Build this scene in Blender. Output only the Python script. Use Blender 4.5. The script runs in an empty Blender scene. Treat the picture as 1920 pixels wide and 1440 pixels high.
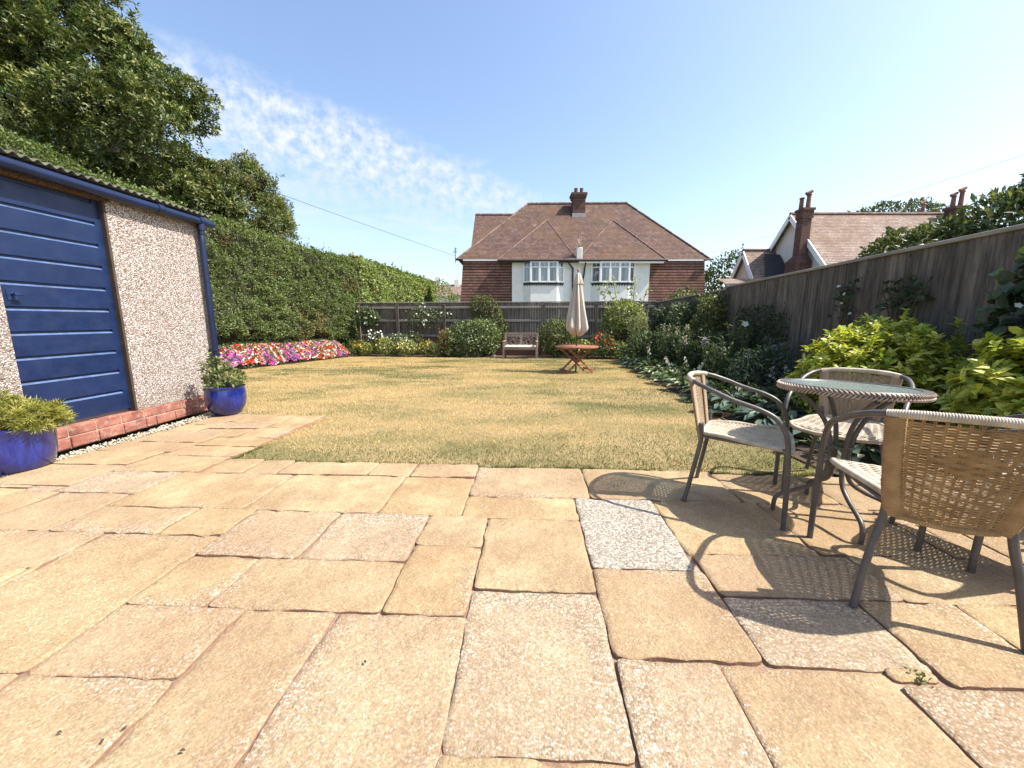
import bpy, math, random
import numpy as np
from mathutils import Vector, Matrix
R=math.radians
rng=np.random.default_rng(7); random.seed(7)
sc=bpy.context.scene; col=sc.collection
# ------------------------------------------------------------------ helpers
def tag(o,label=None,cat=None,group=None,kind=None):
    if label: o['label']=label
    if cat: o['category']=cat
    if group: o['group']=group
    if kind: o['kind']=kind
    return o
def empty(name,loc=(0,0,0),rz=0):
    o=bpy.data.objects.new(name,None); col.objects.link(o); o.location=loc; o.rotation_euler=(0,0,rz)
    o.empty_display_size=.1; return o
def copy_tree(o,parent=None):
    c=o.copy(); col.objects.link(c)
    if parent is not None: c.parent=parent
    for ch in list(o.children): copy_tree(ch,c)
    return c
def rawmesh(name,V,F,mat,parent=None,smooth=False,colr=None,fl=None,uv=True):
    """V (n,3) array, F list of index lists or (m,k) array"""
    me=bpy.data.meshes.new(name); V=np.asarray(V,dtype=np.float32)
    if isinstance(F,np.ndarray):
        m,k=F.shape; me.vertices.add(len(V)); me.vertices.foreach_set('co',V.ravel())
        me.loops.add(m*k); me.loops.foreach_set('vertex_index',F.astype(np.int32).ravel())
        me.polygons.add(m); me.polygons.foreach_set('loop_start',np.arange(0,m*k,k,dtype=np.int32))
        me.polygons.foreach_set('loop_total',np.full(m,k,dtype=np.int32))
        me.update(calc_edges=True)
    else:
        me.from_pydata(V.tolist(),[],F); me.update()
    if smooth: me.polygons.foreach_set('use_smooth',np.ones(len(me.polygons),dtype=bool))
    if colr is not None:
        a=me.attributes.new('col','FLOAT_COLOR','POINT')
        c=np.ones((len(V),4),dtype=np.float32); c[:,:3]=colr; a.data.foreach_set('color',c.ravel())
    if fl:
        for k_,arr in fl.items():
            a=me.attributes.new(k_,'FLOAT','POINT'); a.data.foreach_set('value',np.asarray(arr,dtype=np.float32))
    if uv:
        n=len(me.loops); li=np.empty(n,dtype=np.int32); me.loops.foreach_get('vertex_index',li)
        pn=np.empty(len(me.polygons)*3,dtype=np.float32); me.polygons.foreach_get('normal',pn); pn=pn.reshape(-1,3)
        lt=np.empty(len(me.polygons),dtype=np.int32); me.polygons.foreach_get('loop_total',lt)
        nn=np.repeat(pn,lt,axis=0); co=V[li]
        ua=np.stack([-nn[:,1],nn[:,0],np.zeros(n)],1); l=np.linalg.norm(ua,axis=1); flat=l<.15
        ua[flat]=(1,0,0); l[flat]=1; ua/=l[:,None]
        va=np.cross(nn,ua); va[flat]=(0,1,0)
        uvv=np.stack([(co*ua).sum(1),(co*va).sum(1)],1).astype(np.float32)
        me.uv_layers.new(name='UVMap').data.foreach_set('uv',uvv.ravel())
    me.materials.append(mat)
    o=bpy.data.objects.new(name,me); col.objects.link(o)
    if parent is not None: o.parent=parent
    return o
class MB:
    def __init__(s): s.v=[]; s.f=[]
    def add(s,V,F):
        b=len(s.v); s.v.extend([tuple(p) for p in V]); s.f.extend([[i+b for i in f] for f in F]); return s
    def box(s,x0,x1,y0,y1,z0,z1,M=None,b=0.):
        if b>0:   # chamfered along all edges
            V=[];
            for sx,x in ((1,x0),(-1,x1)):
                for sy,y in ((1,y0),(-1,y1)):
                    for sz,z in ((1,z0),(-1,z1)):
                        V+= [(x,y+sy*b,z+sz*b),(x+sx*b,y,z+sz*b),(x+sx*b,y+sy*b,z)]
            def q(i,a): return 3*i+a
            F=[[q(0,0),q(1,0),q(3,0),q(2,0)],[q(4,0),q(6,0),q(7,0),q(5,0)],[q(0,1),q(4,1),q(5,1),q(1,1)],[q(2,1),q(3,1),q(7,1),q(6,1)],[q(0,2),q(2,2),q(6,2),q(4,2)],[q(1,2),q(5,2),q(7,2),q(3,2)]]
            for i,j,a,c in ((0,1,0,1),(2,3,0,1),(4,5,0,1),(6,7,0,1),(0,2,0,2),(1,3,0,2),(4,6,0,2),(5,7,0,2),(0,4,1,2),(1,5,1,2),(2,6,1,2),(3,7,1,2)):
                F.append([q(i,a),q(j,a),q(j,c),q(i,c)])
            for i in range(8): F.append([q(i,0),q(i,1),q(i,2)])
        else:
            V=[(x,y,z) for x in (x0,x1) for y in (y0,y1) for z in (z0,z1)]
            F=[[0,1,3,2],[4,6,7,5],[0,4,5,1],[2,3,7,6],[0,2,6,4],[1,5,7,3]]
        if M is not None: V=[tuple(M@Vector(p)) for p in V]
        return s.add(V,F)
    def bar(s,a,b,w,t,up=(0,0,1),ch=0.):
        a=Vector(a); b=Vector(b); d=b-a; L=d.length; d.normalize(); u=Vector(up); x=d.cross(u)
        if x.length<1e-4: x=d.cross(Vector((1,0,0)))
        x.normalize(); z=x.cross(d)
        M=Matrix((( x.x,d.x,z.x,a.x),(x.y,d.y,z.y,a.y),(x.z,d.z,z.z,a.z),(0,0,0,1)))
        return s.box(-w/2,w/2,0,L,-t/2,t/2,M,ch)
    def tube(s,pts,r,n=10,cap=True,ref=None,fl=1.):
        P=[Vector(p) for p in pts]; k=len(P)
        rr=r if hasattr(r,'__len__') else [r]*k
        T=[(P[min(i+1,k-1)]-P[max(i-1,0)]).normalized() for i in range(k)]
        u=Vector(ref) if ref else Vector((0,0,1))
        if abs(T[0].dot(u))>.95: u=Vector((1,0,0))
        u=(u-T[0]*u.dot(T[0])).normalized(); V=[];F=[]
        for i in range(k):
            u=(u-T[i]*u.dot(T[i])).normalized(); w=T[i].cross(u)
            for j in range(n):
                a=2*math.pi*j/n; V.append(P[i]+(u*math.cos(a)+w*math.sin(a)*fl)*rr[i])
        for i in range(k-1):
            for j in range(n):
                F.append([i*n+j,i*n+(j+1)%n,(i+1)*n+(j+1)%n,(i+1)*n+j])
        if cap: F.append(list(range(n))[::-1]); F.append([(k-1)*n+j for j in range(n)])
        return s.add(V,F)
    def lathe(s,prof,n=32,c=(0,0,0)):
        V=[];F=[];k=len(prof)
        for r,z in prof:
            for j in range(n):
                a=2*math.pi*j/n; V.append((c[0]+r*math.cos(a),c[1]+r*math.sin(a),c[2]+z))
        for i in range(k-1):
            for j in range(n): F.append([i*n+j,i*n+(j+1)%n,(i+1)*n+(j+1)%n,(i+1)*n+j])
        return s.add(V,F)
    def poly(s,pts): return s.add(pts,[list(range(len(pts)))])
    def build(s,name,mat,parent=None,smooth=False):
        o=rawmesh(name,np.array(s.v,dtype=np.float32),s.f,mat,parent)
        if smooth:
            me=o.data; me.polygons.foreach_set('use_smooth',np.ones(len(me.polygons),dtype=bool))
            try: me.set_sharp_from_angle(angle=R(40))
            except Exception: pass
        return o
def smoothpath(pts,n=8):
    P=[Vector(p) for p in pts]; out=[]
    for i in range(len(P)-1):
        a=P[max(i-1,0)];b=P[i];c=P[i+1];d=P[min(i+2,len(P)-1)]
        for k in range(n):
            t=k/n; out.append(.5*((2*b)+(-a+c)*t+(2*a-5*b+4*c-d)*t*t+(-a+3*b-3*c+d)*t**3))
    out.append(P[-1]); return out
def _h(i,j,k):
    n=(i*73856093)^(j*19349663)^(k*83492791); n=(n^(n>>13))*1274126177; n=n&0x7fffffff
    return ((n^(n>>16))&0xffff)/65535.
def vnoise(P):
    P=np.asarray(P,dtype=np.float64); I=np.floor(P).astype(np.int64); f=P-I; f=f*f*(3-2*f); r=0
    for dx in (0,1):
        for dy in (0,1):
            for dz in (0,1):
                w=np.where(dx,f[:,0],1-f[:,0])*np.where(dy,f[:,1],1-f[:,1])*np.where(dz,f[:,2],1-f[:,2])
                r=r+w*_h(I[:,0]+dx,I[:,1]+dy,I[:,2]+dz)
    return r
def fbm(P,o=3):
    a=0;s=.5
    for i in range(o): a=a+s*vnoise(np.asarray(P)*2**i+i*17.3); s*=.5
    return a/(1-.5**o)
def unit(v): return v/np.maximum(np.linalg.norm(v,axis=1,keepdims=True),1e-9)
# ------------------------------------------------------------------ materials
def newmat(name):
    m=bpy.data.materials.new(name); m.use_nodes=True; nt=m.node_tree; b=nt.nodes['Principled BSDF']; return m,nt,b
class G:
    def __init__(s,nt): s.nt=nt
    def n(s,t,**k):
        x=s.nt.nodes.new(t)
        for a,v in k.items(): setattr(x,a,v)
        return x
    def l(s,a,b): s.nt.links.new(a,b)
    def put(s,sock,v):
        if isinstance(v,bpy.types.NodeSocket): s.l(v,sock)
        else: sock.default_value=v
    def obj(s): return s.n('ShaderNodeTexCoord').outputs['Object']
    def uv(s): return s.n('ShaderNodeTexCoord').outputs['UV']
    def pos(s): return s.n('ShaderNodeNewGeometry').outputs['Position']
    def attr(s,a,o='Fac'): return s.n('ShaderNodeAttribute',attribute_name=a).outputs[o]
    def noise(s,vec,sc,det=3,ro=.55,out='Fac'):
        x=s.n('ShaderNodeTexNoise'); s.l(vec,x.inputs['Vector']); x.inputs['Scale'].default_value=sc; x.inputs['Detail'].default_value=det; x.inputs['Roughness'].default_value=ro
        return x.outputs[out]
    def vor(s,vec,sc,out='Distance',feat='F1',rnd=1.):
        x=s.n('ShaderNodeTexVoronoi',feature=feat); s.l(vec,x.inputs['Vector']); x.inputs['Scale'].default_value=sc; x.inputs['Randomness'].default_value=rnd
        return x.outputs[out]
    def ramp(s,f,st,interp='LINEAR'):
        x=s.n('ShaderNodeValToRGB'); cr=x.color_ramp; cr.interpolation=interp
        while len(cr.elements)<len(st): cr.elements.new(.5)
        for e,(p,c) in zip(cr.elements,st):
            e.position=p; e.color=(c,c,c,1) if not hasattr(c,'__len__') else (*c[:3],1)
        s.put(x.inputs['Fac'],f); return x.outputs['Color']
    def mix(s,f,a,b,bt='MIX'):
        x=s.n('ShaderNodeMix',data_type='RGBA',blend_type=bt); s.put(x.inputs[0],f)
        for i,v in ((6,a),(7,b)):
            if isinstance(v,tuple): v=(*v[:3],1)
            s.put(x.inputs[i],v)
        return x.outputs[2]
    def math(s,op,a,b=0.,c=None,cl=False):
        x=s.n('ShaderNodeMath',operation=op,use_clamp=cl); s.put(x.inputs[0],a); s.put(x.inputs[1],b)
        if c is not None: s.put(x.inputs[2],c)
        return x.outputs[0]
    def mapv(s,vec,scale=(1,1,1),loc=(0,0,0),rot=(0,0,0)):
        x=s.n('ShaderNodeMapping'); s.l(vec,x.inputs[0]); x.inputs['Scale'].default_value=scale; x.inputs['Location'].default_value=loc; x.inputs['Rotation'].default_value=rot
        return x.outputs[0]
    def bump(s,b,h,st=.5,d=.01,prev=None):
        x=s.n('ShaderNodeBump'); s.l(h,x.inputs['Height']); x.inputs['Strength'].default_value=st; x.inputs['Distance'].default_value=d
        if prev is not None: s.l(prev,x.inputs['Normal'])
        if b is not None: s.l(x.outputs[0],b.inputs['Normal'])
        return x.outputs[0]
def simple(name,c,rough=.6,var=.15,scale=8,metal=0.,spec=.5,bump=0.,bs=60,coat=0.):
    m,nt,b=newmat(name); g=G(nt); o=g.obj()
    f=g.noise(o,scale,4,.6); c=np.array(c)
    g.l(g.ramp(f,[(.3,tuple(c*(1-var))),(.7,tuple(np.minimum(c*(1+var),1)))]),b.inputs['Base Color'])
    b.inputs['Roughness'].default_value=rough; b.inputs['Metallic'].default_value=metal; b.inputs['Specular IOR Level'].default_value=spec
    if coat: b.inputs['Coat Weight'].default_value=coat; b.inputs['Coat Roughness'].default_value=.08
    if bump: g.bump(b,g.noise(o,bs,3),bump,.004)
    return m
M={}
def leafmat(name,rough=.48,spec=.33,trans=.3):
    m,nt,b=newmat(name); g=G(nt); c=g.attr('col','Color')
    c2=g.mix(.35,c,g.ramp(g.noise(g.pos(),35,2),[(.3,.55),(.7,1.4)]),'MULTIPLY')
    g.l(c2,b.inputs['Base Color']); b.inputs['Roughness'].default_value=rough; b.inputs['Specular IOR Level'].default_value=spec
    t=g.n('ShaderNodeBsdfTranslucent'); g.l(g.mix(1.,c2,(1.25,1.35,.7),'MULTIPLY'),t.inputs['Color'])
    x=g.n('ShaderNodeMixShader'); x.inputs[0].default_value=trans
    g.l(b.outputs[0],x.inputs[1]); g.l(t.outputs[0],x.inputs[2]); g.l(x.outputs[0],nt.nodes['Material Output'].inputs[0])
    return m
M['leaf']=leafmat('leaf'); M['leaf_gloss']=leafmat('glossy_leaf',.45,.3,.2); M['petal']=leafmat('petal',.6,.2,.35); M['grass']=leafmat('grass_blade',.6,.25,.3)
M['leaf_thin']=leafmat('thin_leaf',.5,.35,.5)
M['bark']=simple('bark',(.055,.042,.03),.9,.35,12,bump=.6,bs=30)
M['twig']=simple('twig',(.09,.07,.04),.9,.3,20)
M['stalk']=simple('green_stalk',(.10,.14,.04),.7,.2,20)
M['inner']=simple('hedge_inner_twigs',(.035,.032,.018),.95,.4,25,bump=.8,bs=40)
def m_slab():
    m,nt,b=newmat('paving_slab'); g=G(nt); p=g.pos()
    tone=g.attr('tone'); worn=g.attr('worn'); pale=g.attr('pale')
    base=g.ramp(g.noise(p,2.6,5,.6),[(.25,(.232,.162,.08)),(.5,(.36,.268,.138)),(.75,(.455,.355,.20))])
    pink=g.ramp(g.noise(p,3.1,4,.6),[(.3,(.26,.18,.10)),(.7,(.385,.28,.165))])
    base=g.mix(tone,base,pink)
    fine=g.ramp(g.noise(p,160,3,.7),[(.3,.68),(.7,1.2)])
    base=g.mix(.75,base,fine,'MULTIPLY')
    sp=g.vor(p,210,'Color'); sps=g.n('ShaderNodeSeparateColor'); g.l(sp,sps.inputs[0])
    # small specks everywhere
    base=g.mix(g.ramp(sps.outputs[1],[(.76,0.),(.92,.6)]),base,(.58,.46,.30))
    base=g.mix(g.ramp(sps.outputs[2],[(.88,0.),(.95,.6)]),base,(.20,.12,.06))
    # exposed white and grey aggregate where the face has worn off
    vd=g.vor(p,135,'Distance'); vc=g.vor(p,135,'Color'); vs=g.n('ShaderNodeSeparateColor'); g.l(vc,vs.inputs[0])
    peb=g.ramp(vs.outputs[0],[(0.,(.22,.145,.085)),(.2,(.28,.20,.115)),(.42,(.37,.28,.175)),(.62,(.45,.37,.265)),(.85,(.52,.47,.385)),(1.,(.62,.59,.52))])
    peb=g.mix(g.ramp(vd,[(.35,0.),(.65,.75)]),peb,(.24,.165,.09))
    wm=g.math('ADD',worn,g.math('MULTIPLY',g.math('SUBTRACT',g.noise(p,3.5,5,.65),.5),1.15))
    wm=g.math('ADD',wm,g.math('MULTIPLY',g.math('SUBTRACT',vs.outputs[1],.5),.34))
    mask=g.ramp(wm,[(.42,0.),(.62,.95)])
    c=g.mix(mask,base,peb)
    c=g.mix(g.math('MULTIPLY',pale,.1),c,(.50,.47,.40))
    # dirt and stain patches
    st=g.ramp(g.noise(p,1.3,6,.7),[(.42,1.),(.62,0.)])
    c=g.mix(g.math('MULTIPLY',st,.5),c,(.25,.145,.07))
    ln=g.ramp(g.noise(g.mapv(p,(1,1,1)),5,6,.72),[(.47,0.),(.495,1.),(.52,0.)]); c=g.mix(g.math('MULTIPLY',ln,.22),c,(.14,.085,.05))
    grey=g.ramp(vs.outputs[0],[(0.,(.12,.10,.08)),(.25,(.22,.19,.15)),(.5,(.34,.305,.25)),(.75,(.46,.425,.36)),(1.,(.62,.59,.54))]); grey=g.mix(g.ramp(vd,[(.35,0.),(.65,.7)]),grey,(.22,.19,.15)); c=g.mix(g.math('MULTIPLY',pale,1.45,cl=True),c,grey)
    ed=g.math('ADD',g.attr('edge'),g.math('MULTIPLY',g.math('SUBTRACT',g.noise(p,22,4,.7),.5),1.1)); c=g.mix(g.ramp(ed,[(.72,0.),(.95,.8)]),c,(.25,.145,.095))
    g.l(c,b.inputs['Base Color']); b.inputs['Roughness'].default_value=.85; b.inputs['Specular IOR Level'].default_value=.25
    n1=g.bump(None,g.noise(p,9,7,.7),.8,.022)
    n2=g.bump(None,g.noise(p,70,3,.6),.45,.003,n1)
    hb=g.math('MULTIPLY',g.math('SUBTRACT',1.,vd),mask); g.bump(b,hb,.6,.004,n2)
    return m
M['slab']=m_slab()
def m_mortar():
    m,nt,b=newmat('mortar_joint'); g=G(nt); p=g.pos()
    c=g.ramp(g.noise(p,5,6,.75),[(.34,(.035,.022,.014)),(.42,(.18,.115,.075)),(.55,(.31,.21,.14)),(.7,(.44,.34,.24))])
    g.l(c,b.inputs['Base Color']); b.inputs['Roughness'].default_value=.95
    g.bump(b,g.noise(p,60,4,.7),.8,.008); return m
M['mortar']=m_mortar()
def m_soil():
    m,nt,b=newmat('soil'); g=G(nt); p=g.pos()
    c=g.ramp(g.noise(p,14,5,.7),[(.3,(.035,.022,.014)),(.7,(.10,.068,.042))]); g.l(c,b.inputs['Base Color']); b.inputs['Roughness'].default_value=.95
    g.bump(b,g.noise(p,40,5,.7),.9,.02); return m
M['soil']=m_soil()
def m_ground():
    m,nt,b=newmat('ground'); g=G(nt); p=g.pos()
    c=g.ramp(g.noise(p,.15,6,.6),[(.35,(.10,.11,.04)),(.65,(.22,.18,.09))]); g.l(c,b.inputs['Base Color']); b.inputs['Roughness'].default_value=.95; return m
M['ground']=m_ground()
def m_lawn():
    m,nt,b=newmat('lawn_turf'); g=G(nt); p=g.pos()
    c=g.ramp(g.noise(p,45,4,.7),[(.3,(.20,.145,.065)),(.55,(.39,.285,.13)),(.75,(.51,.385,.185))])
    gr=g.ramp(g.noise(p,60,3,.7),[(.3,(.075,.085,.025)),(.7,(.17,.17,.055))])
    f=g.ramp(g.noise(g.mapv(p,(.45,.85,1)),1.3,5,.62),[(.42,0.),(.64,.9)])
    g.l(g.mix(f,c,gr),b.inputs['Base Color']); b.inputs['Roughness'].default_value=.95
    g.bump(b,g.noise(p,120,3,.7),.9,.02); return m
M['lawn']=m_lawn()
def m_pebbledash():
    m,nt,b=newmat('pebbledash'); g=G(nt); p=g.obj()
    p=g.mix(.02,p,g.noise(p,25,2,.5,'Color'))
    d=g.vor(p,100,'Distance'); c=g.vor(p,100,'Color'); s=g.n('ShaderNodeSeparateColor'); g.l(c,s.inputs[0])
    pc=g.ramp(s.outputs[0],[(0.,(.14,.085,.06)),(.18,(.18,.135,.11)),(.34,(.305,.27,.245)),(.5,(.45,.425,.395)),(.7,(.59,.575,.555)),(1.,(.70,.70,.69))])
    pc=g.mix(g.ramp(d,[(.42,0.),(.66,.85)]),pc,(.22,.14,.10))
    pc=g.mix(g.math('MULTIPLY',g.noise(p,1.7,4),.10),pc,(.3,.22,.16))
    sx=g.n('ShaderNodeSeparateXYZ'); g.l(g.obj(),sx.inputs[0]); sp_=g.math('ADD',g.math('MULTIPLY',sx.outputs[2],-2.2),g.math('MULTIPLY',g.noise(g.obj(),4,4,.6),1.5)); pc=g.mix(g.math('MULTIPLY',g.ramp(sp_,[(.0,0.),(.45,1.)]),.45),pc,(.24,.19,.15)); dr=g.ramp(g.noise(g.mapv(g.obj(),(1,5,.5)),1.3,4,.6),[(.48,0.),(.68,1.)]); pc=g.mix(g.math('MULTIPLY',dr,.28),pc,(.30,.27,.24))
    g.l(pc,b.inputs['Base Color']); b.inputs['Roughness'].default_value=.8; b.inputs['Specular IOR Level'].default_value=.3
    g.bump(b,g.math('SUBTRACT',1.,d),1.,.010); return m
M['pebble']=m_pebbledash()
def m_brick(name,c1,c2,mort,w=.225,h=.075,ms=.010,var=.5,lich=0.):
    m,nt,b=newmat(name); g=G(nt); u=g.uv()
    x=g.n('ShaderNodeTexBrick'); g.l(u,x.inputs['Vector']); x.inputs['Color1'].default_value=(*c1,1); x.inputs['Color2'].default_value=(*c2,1); x.inputs['Mortar'].default_value=(*mort,1)
    x.inputs['Scale'].default_value=1; x.inputs['Mortar Size'].default_value=ms; x.inputs['Mortar Smooth'].default_value=.3; x.inputs['Brick Width'].default_value=w; x.inputs['Row Height'].default_value=h; x.inputs['Bias'].default_value=-.1
    c=g.mix(var,x.outputs['Color'],g.ramp(g.noise(g.obj(),5,5,.7),[(.25,.45),(.75,1.5)]),'MULTIPLY')
    c=g.mix(.5,c,g.ramp(g.noise(g.obj(),40,4,.7),[(.3,.7),(.7,1.25)]),'MULTIPLY')
    if lich:
        f=g.ramp(g.noise(g.obj(),2.2,6,.75),[(.55,0.),(.75,lich)]); c=g.mix(f,c,(.42,.37,.27))
        f=g.ramp(g.noise(g.obj(),.5,4,.6),[(.45,0.),(.7,.45)]); c=g.mix(f,c,(.15,.085,.04))
    g.l(c,b.inputs['Base Color']); b.inputs['Roughness'].default_value=.85; b.inputs['Specular IOR Level'].default_value=.25
    hh=g.math('ADD',g.math('MULTIPLY',x.outputs['Fac'],-1.),g.math('MULTIPLY',g.noise(g.obj(),50,3),.4)); g.bump(b,hh,.8,.012); return m
M['brick']=m_brick('red_brick',(.40,.115,.065),(.46,.19,.125),(.42,.30,.22),.225,.085,.009)
M['brick_dark']=m_brick('old_brick',(.16,.055,.04),(.24,.09,.06),(.20,.16,.13))
M['brick_stack']=m_brick('chimney_brick',(.085,.04,.035),(.16,.07,.055),(.13,.10,.085),.23,.08,.012)
M['hip']=simple('hip_tiles',(.15,.095,.075),.85,.6,3,bump=.5,bs=8)
def m_blue():
    m,nt,b=newmat('blue_paint'); g=G(nt); o=g.obj()
    c=g.ramp(g.noise(g.mapv(o,(4,1,4)),2.2,5,.65),[(.3,(.0035,.012,.048)),(.7,(.006,.019,.072))])
    c=g.mix(g.ramp(g.noise(g.mapv(o,(1,1,.25)),3.3,6,.72),[(.6,0.),(.85,.28)]),c,(.016,.038,.11))      # chalky faded patches and runs
    c=g.mix(g.ramp(g.noise(o,55,3,.7),[(.70,0.),(.76,.5)]),c,(.04,.06,.12))
    g.l(c,b.inputs['Base Color']); g.l(g.ramp(g.noise(o,9,4,.6),[(.3,.30),(.7,.55)]),b.inputs['Roughness']); g.bump(b,g.noise(g.mapv(o,(1,.3,1)),34,4,.6),.2,.004); return m
M['blue']=m_blue()
M['blueplastic']=simple('blue_gutter_paint',(.0045,.012,.045),.35,.3,6)
M['ledge_glint']=simple('painted_ledge_glint',(.06,.10,.21),.5,.35,12)  # sun and sky glint on the door ledges, put into the paint colour
M['iron']=simple('painted_iron',(.02,.04,.11),.35,.2,30,metal=.3)
M['frameBrown']=simple('brown_timber',(.05,.033,.022),.75,.3,9,bump=.3,bs=40)
M['asbestos']=simple('corrugated_sheet',(.085,.085,.06),.95,.4,6,bump=.5,bs=40)
def m_conc():
    m,nt,b=newmat('exposed_lintel'); g=G(nt); p=g.obj()
    c=g.ramp(g.noise(p,70,3,.7),[(.35,(.03,.018,.012)),(.5,(.11,.06,.03)),(.7,(.22,.14,.075))]); g.l(c,b.inputs['Base Color']); b.inputs['Roughness'].default_value=.9
    g.bump(b,g.noise(p,80,3),.8,.01); return m
M['lintel']=m_conc()
def m_tile(name,c1,c2,w,h,lich,dark):
    m,nt,b=newmat(name); g=G(nt); u=g.uv(); o=g.obj()
    x=g.n('ShaderNodeTexBrick'); g.l(u,x.inputs['Vector']); x.inputs['Color1'].default_value=(*c1,1); x.inputs['Color2'].default_value=(*c2,1); x.inputs['Mortar'].default_value=(*[v*.35 for v in c1],1)
    x.inputs['Scale'].default_value=1; x.inputs['Mortar Size'].default_value=.006; x.inputs['Brick Width'].default_value=w; x.inputs['Row Height'].default_value=h; x.inputs['Bias'].default_value=-.1
    s=g.n('ShaderNodeSeparateXYZ'); g.l(u,s.inputs[0]); jit=g.math('MULTIPLY',g.math('SUBTRACT',g.noise(u,4,3,.7),.5),.05)
    fr=g.math('FRACT',g.math('DIVIDE',g.math('ADD',s.outputs[1],jit),h))
    c=g.mix(.7,x.outputs['Color'],g.ramp(g.noise(o,1.6,6,.72),[(.28,.5),(.72,1.5)]),'MULTIPLY')
    c=g.mix(.6,c,g.ramp(g.noise(g.mapv(o,(3,3,9)),2.5,4,.7),[(.3,.6),(.7,1.4)]),'MULTIPLY')
    if lich:
        c=g.mix(g.ramp(g.noise(o,2.2,6,.78),[(.56,0.),(.74,lich)]),c,(.36,.31,.25)); c=g.mix(g.ramp(g.noise(o,.45,4,.6),[(.45,0.),(.7,.5)]),c,(.16,.09,.04))
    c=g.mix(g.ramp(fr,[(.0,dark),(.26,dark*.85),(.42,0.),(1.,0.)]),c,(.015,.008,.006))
    g.l(c,b.inputs['Base Color']); b.inputs['Roughness'].default_value=.85; b.inputs['Specular IOR Level'].default_value=.25
    g.bump(b,g.math('SUBTRACT',1.,fr),.7,.02); return m
M['tiles']=m_tile('roof_tiles',(.095,.056,.046),(.155,.092,.075),.18,.14,.6,.85)
M['tiles2']=m_tile('pale_roof_tiles',(.21,.15,.12),(.31,.235,.195),.2,.14,.45,.6)
M['tilehung']=m_tile('hung_tiles',(.175,.09,.068),(.25,.13,.10),.18,.17,.35,.92)
def m_plinth():
    m,nt,b=newmat('weathered_brick'); g=G(nt); o=g.obj()
    c=g.ramp(g.noise(g.mapv(o,(3,3.6,9)),1.6,3,.6),[(.28,(.13,.05,.04)),(.42,(.24,.085,.058)),(.6,(.33,.135,.092)),(.78,(.38,.21,.155))])
    c=g.mix(g.ramp(g.noise(o,16,5,.75),[(.52,0.),(.7,.55)]),c,(.52,.40,.32)); c=g.mix(.5,c,g.ramp(g.noise(o,60,4,.7),[(.3,.65),(.7,1.25)]),'MULTIPLY')
    g.l(c,b.inputs['Base Color']); b.inputs['Roughness'].default_value=.9; g.bump(b,g.noise(o,70,4,.7),.6,.006); return m
M['plinth']=m_plinth()
def m_glaze():
    m,nt,b=newmat('blue_glaze'); g=G(nt); o=g.obj()
    c=g.ramp(g.noise(g.mapv(o,(6,6,1.2)),2.2,4,.6),[(.3,(.005,.008,.05)),(.55,(.008,.016,.15)),(.75,(.017,.04,.26))]); g.l(c,b.inputs['Base Color'])
    b.inputs['Roughness'].default_value=.22; b.inputs['Coat Weight'].default_value=.6; b.inputs['Coat Roughness'].default_value=.08
    g.bump(b,g.noise(g.mapv(o,(1,1,5)),9,3),.18,.006); return m
M['glaze']=m_glaze()
def m_wood(name,c1,c2,axis='z',rough=.85,board=None):
    m,nt,b=newmat(name); g=G(nt); o=g.obj(); s={'z':(9,9,.7),'x':(.7,9,9),'y':(9,.7,9)}[axis]
    f=g.noise(g.mapv(o,s),3.,5,.65); c=g.ramp(f,[(.28,c1),(.72,c2)])
    c=g.mix(.55,c,g.ramp(g.noise(o,1.4,4,.6),[(.3,.55),(.7,1.35)]),'MULTIPLY')
    if board:   # each board weathered its own way, with knots
        ax,w_=board; sx=g.n('ShaderNodeSeparateXYZ'); g.l(o,sx.inputs[0]); fl=g.math('FLOOR',g.math('DIVIDE',sx.outputs[ax],w_))
        wn=g.n('ShaderNodeTexWhiteNoise',noise_dimensions='1D'); g.l(fl,wn.inputs['W']); c=g.mix(.85,c,g.ramp(wn.outputs[0],[(0.,(.68,.68,.69)),(.5,(.97,.96,.95)),(1.,(1.3,1.28,1.22))]),'MULTIPLY')
        c=g.mix(.7,c,g.ramp(g.noise(g.mapv(o,(14,14,1.6)),1.7,4,.7),[(.36,.45),(.55,1.),(.75,1.2)]),'MULTIPLY')
        kd=g.vor(g.mapv(o,(6,6,3.2)),1.3,'Distance'); c=g.mix(g.ramp(kd,[(.06,.8),(.13,0.)]),c,(.025,.02,.016))
    g.l(c,b.inputs['Base Color']); b.inputs['Roughness'].default_value=rough; b.inputs['Specular IOR Level'].default_value=.3
    g.bump(b,f,.5,.004); return m
M['fence']=m_wood('weathered_boards',(.07,.06,.051),(.205,.177,.15),board=(1,.112))
M['fencef']=m_wood('weathered_back_boards',(.105,.083,.066),(.235,.195,.16),board=(0,.105))
M['rail']=m_wood('weathered_rail',(.22,.20,.175),(.36,.33,.29),'x')
M['cap']=m_wood('weathered_cap',(.20,.18,.155),(.36,.33,.29),'y')
M['bench']=m_wood('silvered_teak',(.19,.14,.105),(.31,.245,.19),'x')
M['redwood']=m_wood('oiled_hardwood',(.25,.095,.055),(.42,.19,.115),'x',.5)
def m_cloth(name,c):
    m,nt,b=newmat(name); g=G(nt); o=g.obj(); c=np.array(c)
    f=g.noise(g.mapv(o,(12,12,.8)),2,4,.6); g.l(g.ramp(f,[(.3,tuple(c*.85)),(.7,tuple(np.minimum(c*1.08,1)))]),b.inputs['Base Color']); b.inputs['Roughness'].default_value=.9
    g.bump(b,g.noise(o,220,2),.2,.002)
    t=g.n('ShaderNodeBsdfTranslucent'); t.inputs[0].default_value=(*c,1); x=g.n('ShaderNodeMixShader'); x.inputs[0].default_value=.2
    g.l(b.outputs[0],x.inputs[1]); g.l(t.outputs[0],x.inputs[2]); g.l(x.outputs[0],nt.nodes['Material Output'].inputs[0]); return m
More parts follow.
